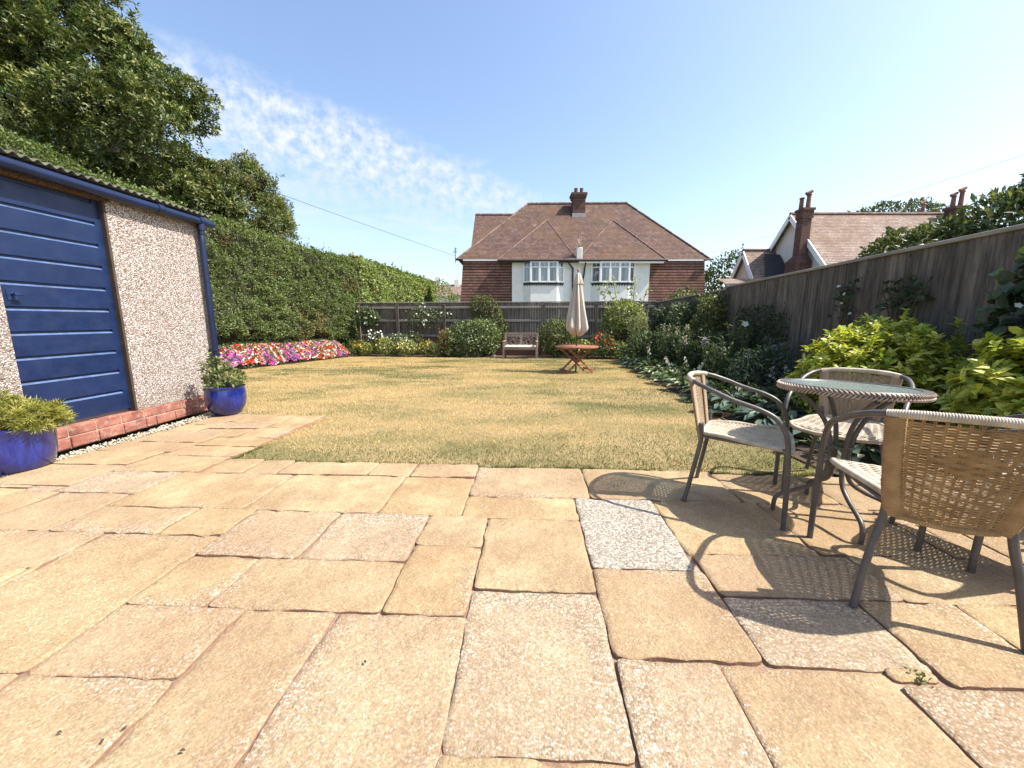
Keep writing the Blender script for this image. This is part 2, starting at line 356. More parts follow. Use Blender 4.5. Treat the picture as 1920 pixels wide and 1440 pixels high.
M['canvas']=m_cloth('canvas',(.60,.54,.465)); M['cushion']=m_cloth('cushion_cloth',(.60,.57,.50)); M['curtain']=m_cloth('curtain_cloth',(.62,.60,.56))
M['metal']=simple('brown_grey_metal',(.085,.075,.068),.42,.25,14,spec=.5,bump=.1,bs=90)
def m_cane():
    m,nt,b=newmat('tan_wicker'); g=G(nt); tc=g.n('ShaderNodeTexCoord'); o=tc.outputs['Object']
    c=g.ramp(g.noise(o,18,4,.6),[(.3,(.22,.125,.045)),(.7,(.39,.24,.10))])
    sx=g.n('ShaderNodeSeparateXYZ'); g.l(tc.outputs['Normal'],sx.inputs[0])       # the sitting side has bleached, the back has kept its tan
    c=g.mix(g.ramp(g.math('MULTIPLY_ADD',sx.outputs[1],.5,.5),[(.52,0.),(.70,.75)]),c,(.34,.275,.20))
    g.l(c,b.inputs['Base Color']); b.inputs['Roughness'].default_value=.5; b.inputs['Specular IOR Level'].default_value=.4; return m
M['cane']=m_cane()
M['canepale']=simple('bleached_wicker',(.46,.39,.30),.6,.3,14,spec=.35)
M['braid']=simple('brown_braid',(.36,.28,.21),.6,.3,14)
M['shaded_slope']=simple('shade_dark_slope',(.03,.028,.034),.8,.3,6,bump=.5,bs=12)  # shade of the wing slope put into one dark roof colour
M['pole']=simple('dark_pole',(.07,.05,.04),.5,.2,9)
def m_glasstop():
    m,nt,b=newmat('patterned_glass'); g=G(nt); o=g.obj()
    b.inputs['Base Color'].default_value=(.30,.37,.33,1); b.inputs['Roughness'].default_value=.22; b.inputs['Transmission Weight'].default_value=.55; b.inputs['IOR'].default_value=1.5
    g.bump(b,g.vor(o,90,'Distance'),.5,.003); return m
M['glasstop']=m_glasstop()
M['white']=simple('white_render',(.72,.72,.70),.9,.06,3,bump=.35,bs=25)
M['whitegloss']=simple('white_upvc',(.80,.80,.80),.4,.03,5)
M['cream']=simple('cream_render',(.66,.63,.57),.9,.08,2,bump=.3,bs=20)
M['blackp']=simple('black_gutter',(.015,.015,.018),.5,.2,5)
M['lead']=simple('lead_flashing',(.30,.31,.33),.6,.2,6)
M['potclay']=simple('chimney_clay',(.20,.10,.07),.85,.4,3)
M['cable']=simple('cable_sheath',(.10,.10,.11),.7,.1,5)
def m_pane():
    m,nt,b=newmat('window_glass'); g=G(nt)
    gl=g.n('ShaderNodeBsdfGlossy'); gl.inputs['Roughness'].default_value=.03; gl.inputs['Color'].default_value=(.9,.95,1,1)
    t=g.n('ShaderNodeBsdfTransparent'); t.inputs[0].default_value=(.75,.8,.82,1); x=g.n('ShaderNodeMixShader'); x.inputs[0].default_value=.14
    g.l(t.outputs[0],x.inputs[1]); g.l(gl.outputs[0],x.inputs[2]); g.l(x.outputs[0],nt.nodes['Material Output'].inputs[0]); return m
M['pane']=m_pane()
M['room']=simple('room_shade',(.27,.27,.265),.9,.2,3)
M['stone']=simple('pale_gravel',(.43,.37,.28),.85,.35,25)
# ------------------------------------------------------------------ world, sun, camera
EL,AZ=R(53),R(-9)
w=bpy.data.worlds.new('World'); sc.world=w; w.use_nodes=True; nt=w.node_tree; g=G(nt); bg=nt.nodes['Background']
sky=g.n('ShaderNodeTexSky',sky_type='NISHITA'); sky.sun_disc=False; sky.sun_elevation=EL; sky.sun_rotation=R(90)-AZ
sky.air_density=1.; sky.dust_density=1.9; sky.ozone_density=1.; sky.altitude=20
gen=g.n('ShaderNodeTexCoord').outputs['Generated']; sep=g.n('ShaderNodeSeparateXYZ'); g.l(gen,sep.inputs[0])
dz=g.math('MAXIMUM',sep.outputs[2],.04)
px=g.math('DIVIDE',sep.outputs[0],dz); py=g.math('DIVIDE',sep.outputs[1],dz)
cmb=g.n('ShaderNodeCombineXYZ'); g.l(px,cmb.inputs[0]); g.l(py,cmb.inputs[1]); P=cmb.outputs[0]
dist=g.math('ADD',g.math('MULTIPLY',px,.76),g.math('MULTIPLY',py,-.65))          # across the cloud band
dist=g.math('ADD',dist,g.math('MULTIPLY',g.math('SUBTRACT',g.noise(P,2.2,4,.6),.5),.55))
al=g.math('ADD',g.math('MULTIPLY',px,.65),g.math('MULTIPLY',py,.76))
band=g.math('MULTIPLY',g.ramp(g.math('MULTIPLY',dist,-.25),[(.47,0.),(.53,.95),(.64,1.),(.75,.45),(.9,.12)]),g.ramp(g.math('MULTIPLY',al,.2),[(.0,.4),(.18,1.),(.55,.65),(.95,.15)]))
az_=g.math('ARCTAN2',sep.outputs[0],sep.outputs[1]); hy=g.math('SQRT',g.math('ADD',g.math('MULTIPLY',sep.outputs[0],sep.outputs[0]),g.math('MULTIPLY',sep.outputs[1],sep.outputs[1]))); tn=g.math('DIVIDE',sep.outputs[2],g.math('MAXIMUM',hy,.01)); lg=g.math('LOGARITHM',g.math('ADD',tn,g.math('SQRT',g.math('ADD',g.math('MULTIPLY',tn,tn),1.))),2.718); cq=g.n('ShaderNodeCombineXYZ'); g.l(az_,cq.inputs[0]); g.l(lg,cq.inputs[1])
cell=g.ramp(g.noise(cq.outputs[0],41,5,.6),[(.36,.10),(.64,1.)])
soft=g.ramp(g.noise(g.mapv(P,(1,1,1),rot=(0,0,R(-49))),1.6,5,.6),[(.35,.0),(.75,1.)])
streak=g.ramp(g.math('MULTIPLY',dist,-.2),[(.58,0.),(.68,.55),(.80,.5),(.98,.1)])
cf=g.math('ADD',g.math('MULTIPLY',band,cell),g.math('MULTIPLY',streak,g.math('MULTIPLY',soft,.8)),cl=True)
cf=g.math('MULTIPLY',cf,g.ramp(sep.outputs[2],[(.02,0.),(.12,1.)]))
cf=g.math('MULTIPLY',cf,.95)
cloud=g.mix(cf,sky.outputs[0],(3.3,3.45,3.6))
g.l(cloud,bg.inputs['Color']); bg.inputs['Strength'].default_value=.15
sun=bpy.data.lights.new('Sun','SUN'); sun.energy=5.0; sun.angle=R(.53); sun.color=(1.,.95,.87); so=bpy.data.objects.new('Sun',sun); col.objects.link(so)
sd=Vector((math.cos(EL)*math.cos(AZ),math.cos(EL)*math.sin(AZ),math.sin(EL))); so.rotation_euler=sd.to_track_quat('Z','Y').to_euler(); so.location=(12,-2,16)
cam=bpy.data.cameras.new('Camera'); co=bpy.data.objects.new('Camera',cam); col.objects.link(co); sc.camera=co
cam.sensor_width=36; cam.lens=36*721/1920; cam.clip_end=2000; cam.clip_start=.05
co.location=(0,0,1.06); co.rotation_euler=(R(90-9.372),0,0)
sc.view_settings.view_transform='Standard'; sc.view_settings.look='None'; sc.view_settings.exposure=.98; sc.view_settings.gamma=1
sc.render.resolution_x=1024; sc.render.resolution_y=768
sc.cycles.max_bounces=8; sc.cycles.transparent_max_bounces=8; sc.cycles.use_denoising=True; sc.cycles.sample_clamp_indirect=6
# ------------------------------------------------------------------ terrain
def zg(y): 
    y=np.asarray(y,dtype=float); return np.where(y<2.75,0.,np.where(y<16.5,-.027*(y-2.75),-.371))
TH=R(2.74); CT,ST=math.cos(TH),math.sin(TH)
def uv2xy(u,v): return (u*CT+v*ST, -u*ST+v*CT)
xs=[-500,-60,-12,-8,-4,0,4,8,16,60,500]; ys=[-80,-4,2.75,9,16.5,40,120,700]
V=[(x,y,float(zg(y))-.10) for y in ys for x in xs]; nx=len(xs)
F=[[j*nx+i,j*nx+i+1,(j+1)*nx+i+1,(j+1)*nx+i] for j in range(len(ys)-1) for i in range(nx-1)]
tag(rawmesh('ground',V,F,M['ground']),kind='structure')
def inpoly(x,y,poly):
    c=np.zeros(len(x),bool); n=len(poly)
    for i in range(n):
        x1,y1=poly[i]; x2,y2=poly[(i+1)%n]
        k=((y1>y)!=(y2>y))&(x<(x2-x1)*(y-y1)/((y2-y1) if y2!=y1 else 1e-9)+x1); c^=k
    return c
LAWN=[uv2xy(-2.36,2.80),uv2xy(-1.1,2.765),uv2xy(.4,2.725),(2.0,2.60),(2.27,2.62),(2.26,3.0),(2.35,3.8),(2.47,4.55),(2.62,5.6),(2.80,6.9),(3.05,8.8),(3.35,11.2),(3.62,13.3),(3.3,13.75),(1.3,14.25),(-1.2,14.75),(-3.5,15.05),(-5.6,15.35),(-6.42,15.25),(-6.8,12.6),(-7.18,9.9),(-7.55,7.2),(-7.7,5.0),uv2xy(-3.9,4.34),uv2xy(-2.36,4.27)]
def sheet(name,poly,dz,mat,kind='structure',res=.3):
    xs_=[p[0] for p in poly]; ys_=[p[1] for p in poly]
    me=bpy.data.meshes.new(name)
    import bmesh
    bm=bmesh.new(); vs=[bm.verts.new((x,y,0)) for x,y in poly]; f=bm.faces.new(vs)
    for k in np.arange(math.ceil(min(ys_)/res)*res,max(ys_),res):
        bmesh.ops.bisect_plane(bm,geom=bm.verts[:]+bm.edges[:]+bm.faces[:],plane_co=(0,k,0),plane_no=(0,1,0))
    for k in np.arange(math.ceil(min(xs_)/res)*res,max(xs_),res):
        bmesh.ops.bisect_plane(bm,geom=bm.verts[:]+bm.edges[:]+bm.faces[:],plane_co=(k,0,0),plane_no=(1,0,0))
    for v in bm.verts: v.co.z=float(zg(v.co.y))+dz
    bmesh.ops.recalc_face_normals(bm,faces=bm.faces[:])
    for f in bm.faces:
        if f.normal.z<0: f.normal_flip()
    bm.to_mesh(me); bm.free(); me.materials.append(mat); o=bpy.data.objects.new(name,me); col.objects.link(o); return tag(o,kind=kind)
sheet('lawn',LAWN,-.028,M['lawn'],res=.5)
def fx(y): return 4.16+.127*(y-3.29)         # line of the long side fence
BEDR=[(2.27,2.62),(2.26,3.0),(2.35,3.8),(2.47,4.55),(2.62,5.6),(2.80,6.9),(3.05,8.8),(3.35,11.2),(3.62,13.3),(3.3,13.75),(1.3,14.25),(-1.2,14.75),(-3.5,15.05),(-5.6,15.35),(-6.42,15.25),(-6.7,16.9),(5.62,15.3),(fx(9),9.),(fx(3.),3.),(4.0,-1.0),(2.62,-1.0),(2.62,2.2)]
sheet('border_soil',BEDR,-.015,M['soil'],res=.6)
BEDL=[(-6.42,15.25),(-6.8,12.6),(-7.18,9.9),(-7.55,7.2),(-7.7,5.0),(-9.,5.0),(-8.2,11.),(-7.0,16.9),(-6.7,16.9)]
sheet('hedge_soil',BEDL,-.012,M['soil'],res=.6)
# ------------------------------------------------------------------ patio
rects=[(-1.80,-1.14,2.50,2.755,0),(-1.14,-.84,2.50,2.745,0),(-.84,-.375,2.50,2.735,0),(-.375,.375,2.22,2.70,1),(-1.65,-.855,1.98,2.50,0),(-.855,-.375,1.98,2.50,0),(-.375,.275,1.95,2.22,0),
(-2.47,-1.65,2.0,2.50,1),(-2.05,-1.80,2.50,2.765,0),(-2.36,-2.05,2.50,2.775,0),(-.55,-.225,1.68,1.98,0),(-1.055,-.55,1.555,1.98,2),(-.225,.275,1.385,1.95,0),(-.55,-.225,1.24,1.68,1),(-1.555,-1.055,1.555,1.98,2),(-1.23,-.55,1.245,1.555,1),(-1.555,-1.23,1.245,1.555,1),(-1.90,-1.555,1.72,2.0,0),(-2.50,-1.90,1.72,2.0,1),(-2.16,-1.555,.95,1.72,1),(-1.555,-1.06,.95,1.245,1),(-1.06,-.71,.62,1.245,1),(-.71,-.22,.62,1.245,2),(-.225,.275,.79,1.385,2),(.275,.755,1.09,1.55,1),(.275,.735,1.55,2.22,3),(.375,1.28,2.22,2.69,0),(.735,1.35,1.68,2.22,0),(.755,1.46,1.395,1.68,1),(.755,1.26,1.085,1.395,2),(.275,.60,.72,1.09,2),(.60,1.105,.62,1.085,1),(-2.78,-2.16,1.43,1.72,1),(-2.95,-2.50,1.72,2.16,1),(-3.03,-2.47,2.16,2.50,2),(-1.555,-1.06,.62,.95,1),(-.225,.275,.30,.79,1),
(1.26,1.62,1.04,1.395,1),(1.46,2.05,1.395,1.70,0),(1.35,1.95,1.70,2.22,1),(1.28,1.85,2.22,2.66,1),(1.85,2.30,2.16,2.64,1),(1.105,1.95,.60,1.04,2),(1.62,2.2,1.04,1.395,0),
# path beside the shed
(-3.03,-2.38,2.50,2.84,1),(-3.66,-3.03,2.25,2.62,4),(-3.66,-3.03,2.62,2.93,4),(-2.98,-2.38,2.84,3.10,1),(-3.66,-2.98,2.93,3.20,4),(-2.95,-2.38,3.10,3.36,0),(-3.66,-2.95,3.20,3.50,1),(-2.78,-2.38,3.36,3.72,1),(-3.30,-2.78,3.36,3.66,1),(-3.66,-3.30,3.50,3.80,0),(-2.72,-2.38,3.72,4.26,0),(-3.30,-2.72,3.66,3.93,1),(-3.30,-2.72,3.93,4.28,0),(-3.66,-3.30,3.80,4.30,1),(-3.03,-2.95,2.84,3.20,9)]
rects=[r for r in rects if r[4]!=9]
g0=.05; U0,V0=-4.6,-.9; NU,NV=int(7.3/g0),int(3.7/g0); occ=np.zeros((NU,NV),bool)
def cells(u0,u1,v0,v1): return (max(0,round((u0-U0)/g0)),min(NU,round((u1-U0)/g0)),max(0,round((v0-V0)/g0)),min(NV,round((v1-V0)/g0)))
for r in rects:
    a,b_,c,d=cells(*r[:4]); occ[a:b_,c:d]=True
for i in range(NU):
    for j in range(NV):
        u=U0+(i+.5)*g0; v=V0+(j+.5)*g0
        if u>2.62 or (u<-3.62 and v>1.9) or v>2.45 : occ[i,j]=True
rr=random.Random(5); sizes=[(9,9),(12,9),(9,6),(6,9),(12,12),(6,6),(9,12),(15,10)]
fill=[]
for j in range(NV):
    for i in range(NU):
        if occ[i,j]: continue
        a,b_=rr.choice(sizes); ww=1
        while ww<a and i+ww<NU and not occ[i+ww,j]: ww+=1
        k=i+ww
        free=0
        while k<NU and free<4 and not occ[k,j]: free+=1; k+=1
        if 0<free<4: ww+=free
        hh=1
        while hh<b_ and j+hh<NV and not occ[i:i+ww,j+hh].any(): hh+=1
        occ[i:i+ww,j:j+hh]=True
        fill.append((U0+i*g0,U0+(i+ww)*g0,V0+j*g0,V0+(j+hh)*g0,rr.choice([0,1,1,2,4,1])))
SV=[];SF=[];tone=[];worn=[];pale=[];edge_=[]
def add_slab(u0,u1,v0,v1,kind,idx):
    near=(v0<3.0 and -3.2<u0<2.5); st=.022 if near else .05
    gap=.0028; u0+=gap;u1-=gap;v0+=gap;v1-=gap
    if u1-u0<.03 or v1-v0<.03: return
    nu=max(2,int((u1-u0)/st)); nv=max(2,int((v1-v0)/st))
    U=np.concatenate([[0,.22/nu],np.linspace(1/nu,1-1/nu,nu-1),[1-.22/nu,1]]); W=np.concatenate([[0,.22/nv],np.linspace(1/nv,1-1/nv,nv-1),[1-.22/nv,1]])
    gu,gv=np.meshgrid(U,W,indexing='ij'); uu=u0+gu*(u1-u0); vv=v0+gv*(v1-v0)
    # rounded, chipped outline
    eu=np.minimum(uu-u0,u1-uu); ev=np.minimum(vv-v0,v1-vv); r=.020
    q=np.stack([uu.ravel()*14,vv.ravel()*14,np.full(uu.size,idx*3.7)],1); n1=(fbm(q,3)-.5).reshape(uu.shape)
    q2=np.stack([uu.ravel()*14+50,vv.ravel()*14,np.full(uu.size,idx*3.7)],1); n2=(fbm(q2,3)-.5).reshape(uu.shape)
    cu,cv=(u0+u1)/2,(v0+v1)/2; 
    cor=np.clip(1-eu/r,0,1)*np.clip(1-ev/r,0,1)
    pu=uu-np.sign(uu-cu)*cor*r*.30; pv=vv-np.sign(vv-cv)*cor*r*.30
    eb=np.clip(1-np.minimum(eu,ev)/.05,0,1)
    pu=pu+n1*.016*eb; pv=pv+n2*.016*eb
    e=np.minimum(eu,ev)
    z=rr.uniform(-.003,.004)+(gu-.5)*rr.uniform(-.005,.005)+(gv-.5)*rr.uniform(-.005,.005)
    q3=np.stack([uu.ravel()*6,vv.ravel()*6,np.full(uu.size,idx*1.3)],1); z=z+(fbm(q3,4).reshape(uu.shape)-.5)*.008
    z=z-np.clip(1-e/.005,0,1)*.003*(1+2.*n1)-np.clip(-.02-n2*1.5-e/.035,0,1)*.025
    z=z-.010
    x=pu*CT+pv*ST; y=-pu*ST+pv*CT
    b=sum(len(a) for a in SV); A,B=uu.shape
    SV.append(np.stack([x,y,z],2).reshape(-1,3)); ii=np.arange(A*B).reshape(A,B)+b
    SF.append(np.stack([ii[:-1,:-1],ii[1:,:-1],ii[1:,1:],ii[:-1,1:]],2).reshape(-1,4))
    lev={0:-.02,1:.12,2:.28,3:1.1,4:-.3}[kind]+rr.uniform(-.06,.06)
    dirn=rr.uniform(0,6.28); grad=((gu-.5)*math.cos(dirn)+(gv-.5)*math.sin(dirn))*.35
    wv=lev+grad+np.clip(1-e/.11,0,1)*(.34 if kind in(1,2) else .12)
    edge_.append(np.clip(1-e/.022,0,1).ravel()*rr.uniform(.6,1.)); worn.append(wv.ravel()); tone.append(np.full(A*B,rr.uniform(0,.4) if kind in (0,) else rr.uniform(.1,1.2))); pale.append(np.full(A*B,{3:.62,2:rr.uniform(.08,.28)}.get(kind,rr.uniform(0,.10))))
    # skirt
    rim=np.concatenate([ii[:,0],ii[-1,1:],ii[-2::-1,-1],ii[0,-2:0:-1]]); loc=rim-b
    P0=SV[-1][loc]; lo=P0.copy(); lo[:,2]-=.05; b2=b+A*B; n=len(rim); SV.append(P0.copy()); SV.append(lo); k=np.arange(n)
    SF.append(np.stack([b2+k,b2+np.roll(k,-1),b2+n+np.roll(k,-1),b2+n+k],1)[:,::-1]); edge_.append(np.ones(2*n)); worn.append(np.full(2*n,.3)); tone.append(np.full(2*n,.5)); pale.append(np.zeros(2*n))
for i,r in enumerate(rects+fill): add_slab(*r,i)
SVa=np.concatenate(SV); SVa[:,2]+=zg(SVa[:,1])*.55
pat=rawmesh('patio',SVa,np.concatenate(SF),M['slab'],smooth=True,fl={'tone':np.concatenate(tone),'worn':np.concatenate(worn),'pale':np.concatenate(pale),'edge':np.concatenate(edge_)},uv=False); tag(pat,kind='structure')
PB=[uv2xy(*p) for p in ((-4.6,-.9),(2.62,-.9),(2.62,2.2),(2.28,2.62),(.375,2.69),(-2.37,2.76),(-2.37,4.26),(-3.64,4.30),(-3.64,1.95),(-4.6,1.95))]
mb=MB(); zt=-.0225; n=len(PB)
mb.add([(x,y,zt+float(zg(y))*.55) for x,y in PB]+[(x,y,-.16) for x,y in PB],[list(range(n))]+[[i,i+n,(i+1)%n+n,(i+1)%n] for i in range(n)])
tag(mb.build('patio_bed',M['mortar']),kind='structure')
# small weeds and debris in joints
# gravel strip along the shed wall
n=2600; u=rng.uniform(-3.80,-3.655,n); v=rng.uniform(1.95,4.6,n); s=rng.uniform(.006,.014,n)
base=np.array([(1,0,0),(-1,0,0),(0,1,0),(0,-1,0),(0,0,.7),(0,0,-.7)],dtype=float); fc=np.array([(0,2,4),(2,1,4),(1,3,4),(3,0,4),(2,0,5),(1,2,5),(3,1,5),(0,3,5)])
a=rng.uniform(0,6.28,n); ca,sa=np.cos(a),np.sin(a); Vg=base[None]*s[:,None,None]*rng.uniform(.6,1.3,(n,6,1))
X=Vg[:,:,0]*ca[:,None]-Vg[:,:,1]*sa[:,None]; Y=Vg[:,:,0]*sa[:,None]+Vg[:,:,1]*ca[:,None]
cx,cy=u*CT+v*ST,-u*ST+v*CT
Vg=np.stack([X+cx[:,None],Y+cy[:,None],Vg[:,:,2]+rng.uniform(-.05,-.012,n)[:,None]],2).reshape(-1,3)
tag(rawmesh('gravel',Vg,(fc[None]+np.arange(n)[:,None,None]*6).reshape(-1,3),M['stone'],uv=False),'pale gravel strip along the foot of the shed wall','gravel',kind='stuff')
# ------------------------------------------------------------------ grass
def lawn_color(x,y,n_):
    P=np.stack([x*.55,y*1.1,np.zeros_like(x)],1); f=fbm(P+3.1,4)+ .5*(fbm(P*4.3+9,3)-.5)
    edge=np.clip(1-(y-2.75)/1.1,0,1)*.30+np.clip((x-(2.0+.13*(y-2.7)))/.5,0,1)*.25
    t=np.clip((f+edge*1.4-.48)/.24,0,1)[:,None]
    straw=np.array([.60,.425,.205])*rng.uniform(.7,1.2,(n_,1)); green=np.array([.125,.13,.039])*rng.uniform(.7,1.35,(n_,1))
    pick=(rng.uniform(0,1,(n_,1))<t*.9+.05)
    return np.where(pick,green,straw)
def grass(name,n_,y0,y1,h,wd,label):
    t=rng.uniform(0,1,n_); y=y0+(y1-y0)*t**1.25; x=rng.uniform(-7.8,3.7,n_); k=inpoly(x,y,LAWN); x,y=x[k],y[k]
    for (a,b_,m_) in ((LAWN[0],LAWN[1],1500),(LAWN[1],LAWN[2],1900),(LAWN[2],LAWN[3],2000),(LAWN[3],LAWN[4],400),(LAWN[-1],LAWN[0],1500),(LAWN[-2],LAWN[-1],1200)):
        q=rng.uniform(0,1,m_); wob=.018*np.sin(q*23+a[0])+.012*np.sin(q*57); x=np.concatenate([x,a[0]+(b_[0]-a[0])*q+rng.normal(0,.012,m_)]); y=np.concatenate([y,a[1]+(b_[1]-a[1])*q+rng.normal(0,.012,m_)-.008+wob])
    n_=len(x)
    a=rng.uniform(0,6.28,n_); d=np.stack([np.cos(a),np.sin(a),np.zeros(n_)],1); H=h*rng.uniform(.35,1.35,n_); ln=rng.normal(0,.6,(n_,2))
    p=np.stack([x,y,zg(y)-.03],1); tip=p.copy(); tip[:,:2]+=ln*H[:,None]; tip[:,2]+=H
    Wd=(wd*rng.uniform(.7,1.3,n_)*(1+.09*(y-2.75)))[:,None]
    # longer tufts creeping over the paving edge
    Vv=np.stack([p-d*Wd,p+d*Wd,tip],1).reshape(-1,3); c=np.repeat(lawn_color(x,y,n_),3,axis=0)
    tag(rawmesh(name,Vv,np.arange(n_*3).reshape(-1,3),M['grass'],colr=c,uv=False),label,'grass',kind='stuff')
grass('grass',430000,2.7,15.5,.022,.0024,'short sun dried straw coloured lawn grass with olive patches')
# ------------------------------------------------------------------ leaves
def leaves(name,P,A,Nn,L,W,c,mat,parent=None,fold=.18,droop=.12,round_=False):
    n_=len(P); A=unit(A); S=unit(np.cross(A,Nn)); Nn=np.cross(S,A); L=np.broadcast_to(np.asarray(L,float),n_)[:,None]; W=np.broadcast_to(np.asarray(W,float),n_)[:,None]
    if round_:
        f1,f2=.28,.66
        V_=np.stack([P,P+A*L*f1+S*W*.46+Nn*W*fold,P+A*L*f1-Nn*L*0,P+A*L*f1-S*W*.46+Nn*W*fold,P+A*L*f2+S*W*.40+Nn*(W*fold-L*droop*.4),P+A*L*f2-Nn*L*droop*.4,P+A*L*f2-S*W*.40+Nn*(W*fold-L*droop*.4),P+A*L-Nn*L*droop],1).reshape(-1,3)
        q=np.array([(0,1,2,2),(0,2,3,3),(1,4,5,2),(2,5,6,3),(4,7,5,5),(5,7,6,6)])
        F_=[]
        base=np.arange(n_)*8
        tri=np.array([(0,1,2),(0,2,3),(4,7,5),(5,7,6),(1,4,5),(1,5,2),(2,5,6),(2,6,3)])
        F_=(base[:,None,None]+tri[None]).reshape(-1,3); m_=8
    else:
        V_=np.stack([P,P+A*L*.5+S*W*.5+Nn*W*fold,P+A*L-Nn*L*droop,P+A*L*.5-S*W*.5+Nn*W*fold],1).reshape(-1,3)
        base=np.arange(n_)*4; tri=np.array([(0,1,2),(0,2,3)]); F_=(base[:,None,None]+tri[None]).reshape(-1,3); m_=4
    return rawmesh(name,V_,F_,mat,parent,colr=np.repeat(c,m_,axis=0),uv=False,smooth=round_)
def tint(n_,c,var=.25,alt=None,altp=0.):
    c=np.array(c)[None]*rng.uniform(1-var,1+var,(n_,1))*rng.uniform(.93,1.07,(n_,3))
    if alt is not None:
        k=rng.uniform(0,1,n_)<altp; c[k]=np.array(alt)*rng.uniform(.8,1.2,(k.sum(),1))
    return c
def blob_points(blobs,n_,shell=.16,lump=.22,freq=1.3,inner=.12,zmin=None):
    Ps=[];Ns=[]; wts=np.array([b[3]*b[4]+b[4]*b[5]+b[3]*b[5] for b in blobs]); wts/=wts.sum(); got=0
    while got<n_:
        m_=int((n_-got)*1.6)+50; k=rng.choice(len(blobs),m_,p=wts); B=np.array(blobs)[k]
        d=unit(rng.normal(0,1,(m_,3))); rad=1-np.abs(rng.normal(0,shell,m_)); inn=rng.uniform(0,1,m_)<inner; rad[inn]=rng.uniform(.3,1,inn.sum())
        q=B[:,:3]+d*B[:,3:6]; rad=rad*(1-lump+2*lump*fbm(q*freq,2))
        p=B[:,:3]+d*B[:,3:6]*rad[:,None]; ok=np.ones(m_,bool)
        for b in blobs:
            ee=(((p-np.array(b[:3]))/np.array(b[3:6]))**2).sum(1); ok&=~((ee<.45)&(~inn))
        if zmin is not None: ok&=p[:,2]>zmin
        Ps.append(p[ok]); Ns.append(unit(d/B[:,3:6])[ok]); got+=ok.sum()
    return np.concatenate(Ps)[:n_],np.concatenate(Ns)[:n_]
def clumpy(blobs,n_,r0,r1):
    """many small leafy clumps over the surface of the main crown volumes"""
    P,Nr=blob_points(blobs,n_,.08,.34,.9,.30); out=[]
    for p,q in zip(P,Nr):
        r=rng.uniform(r0,r1); out.append((p[0],p[1],p[2],r*rng.uniform(.9,1.3),r*rng.uniform(.9,1.3),r*rng.uniform(.75,1.05)))
    return out
def clump_points(cl,n_,inner=.12):
    k=rng.integers(0,len(cl),n_); B=np.array(cl)[k]; d=rng.normal(0,1,(n_,3)); d[:,2]+=.35; d=unit(d); rad=1-np.abs(rng.normal(0,.22,n_)); i=rng.uniform(0,1,n_)<inner; rad[i]=rng.uniform(.1,1,i.sum())
    return B[:,:3]+d*B[:,3:6]*rad[:,None],d
def rnd_axis(Nr,out=.6,up=.3,sp=.7):
    n_=len(Nr); A=unit(Nr*out+np.array([0,0,up])+rng.normal(0,sp,(n_,3))); Nn=unit(Nr*.7+np.array([0,0,.7])+rng.normal(0,.45,(n_,3))); return A,Nn
def whorls(P,Nr,k,L,W,c,up=.5,spread=.9,step=.0):
    """k leaves spiralling round each shoot"""
    n_=len(P); D=unit(Nr*.6+np.array([0,0,up])+rng.normal(0,.3,(n_,3))); t=unit(np.cross(D,rng.normal(0,1,(n_,3)))); b=np.cross(D,t)
    Pp=[];A=[];Nn=[]
    for j in range(k):
        a=j*2.4+rng.uniform(-.3,.3,n_); rad=t*np.cos(a)[:,None]+b*np.sin(a)[:,None]; f=j/k
        A.append(unit(D*(.35+.9*f)+rad*spread)); Nn.append(unit(D*1.-rad*.35+rng.normal(0,.15,(n_,3)))); Pp.append(P+D*(f*step)[..., None] if hasattr(step,'__len__') else P+D*(f*step))
    return np.concatenate(Pp),np.concatenate(A),np.concatenate(Nn),np.tile(c,(k,1))
def limbs(base,tips,r0,r1,mat,name,parent,n=8):
    mb=MB(); b=Vector(base)
    for tp in tips:
        t=Vector(tp); mid=b.lerp(t,.45)+Vector((random.uniform(-.1,.1),random.uniform(-.1,.1),.06))*(t-b).length
        pts=smoothpath([b,mid,t],5); k=len(pts); mb.tube(pts,[r0+(r1-r0)*i/(k-1) for i in range(k)],n)
    return mb.build(name,mat,parent,True)
def shrub(name,label,cat,base,blobs,n_,L,W,c,mat='leaf',group=None,alt=None,altp=0.,var=.28,out=.6,up=.3,stems=5,round_=False,shell=.2,lump=.25,freq=2.2,sprigs=0,whorl=0,spread=.9,r=.012):
    """blobs are relative to base"""
    t=empty(name,base); tag(t,label,cat,group)
    P,Nr=blob_points(blobs,n_,shell,lump,freq,zmin=.02)
    if sprigs:
        top=[]
        for _ in range(sprigs):
            i=rng.integers(len(P)); 
            while Nr[i,2]<.3: i=rng.integers(len(P))
            m_=7; d=unit(np.array([[Nr[i,0]*.5+rng.normal(0,.2),Nr[i,1]*.5+rng.normal(0,.2),1.]]))[0]; ln=rng.uniform(.15,.3)*max(b[5] for b in blobs)
            for q in range(m_): top.append((P[i]+d*ln*q/m_+rng.normal(0,.01,3),Nr[i]))
        P=np.concatenate([P,np.array([q[0] for q in top])]); Nr=np.concatenate([Nr,np.array([q[1] for q in top])])
    cc=tint(len(P),c,var,alt,altp)
    if whorl: P,A,Nn,cc=whorls(P,Nr,whorl,L,W,cc,spread=spread); 
    else: A,Nn=rnd_axis(Nr,out,up)
    n2=len(P); leaves('foliage',P,A,Nn,L*rng.uniform(.65,1.25,n2),W*rng.uniform(.7,1.2,n2),cc,M[mat],t,round_=round_)
    if stems:
        tips=[]
        for k in range(stems):
            b=blobs[k%len(blobs)]; tips.append((b[0]+random.uniform(-.5,.5)*b[3],b[1]+random.uniform(-.5,.5)*b[4],b[2]+random.uniform(0,.6)*b[5]))
        limbs((0,0,-.03),tips,r*1.6,r*.5,M['twig'],'stem',t,6)
    return t
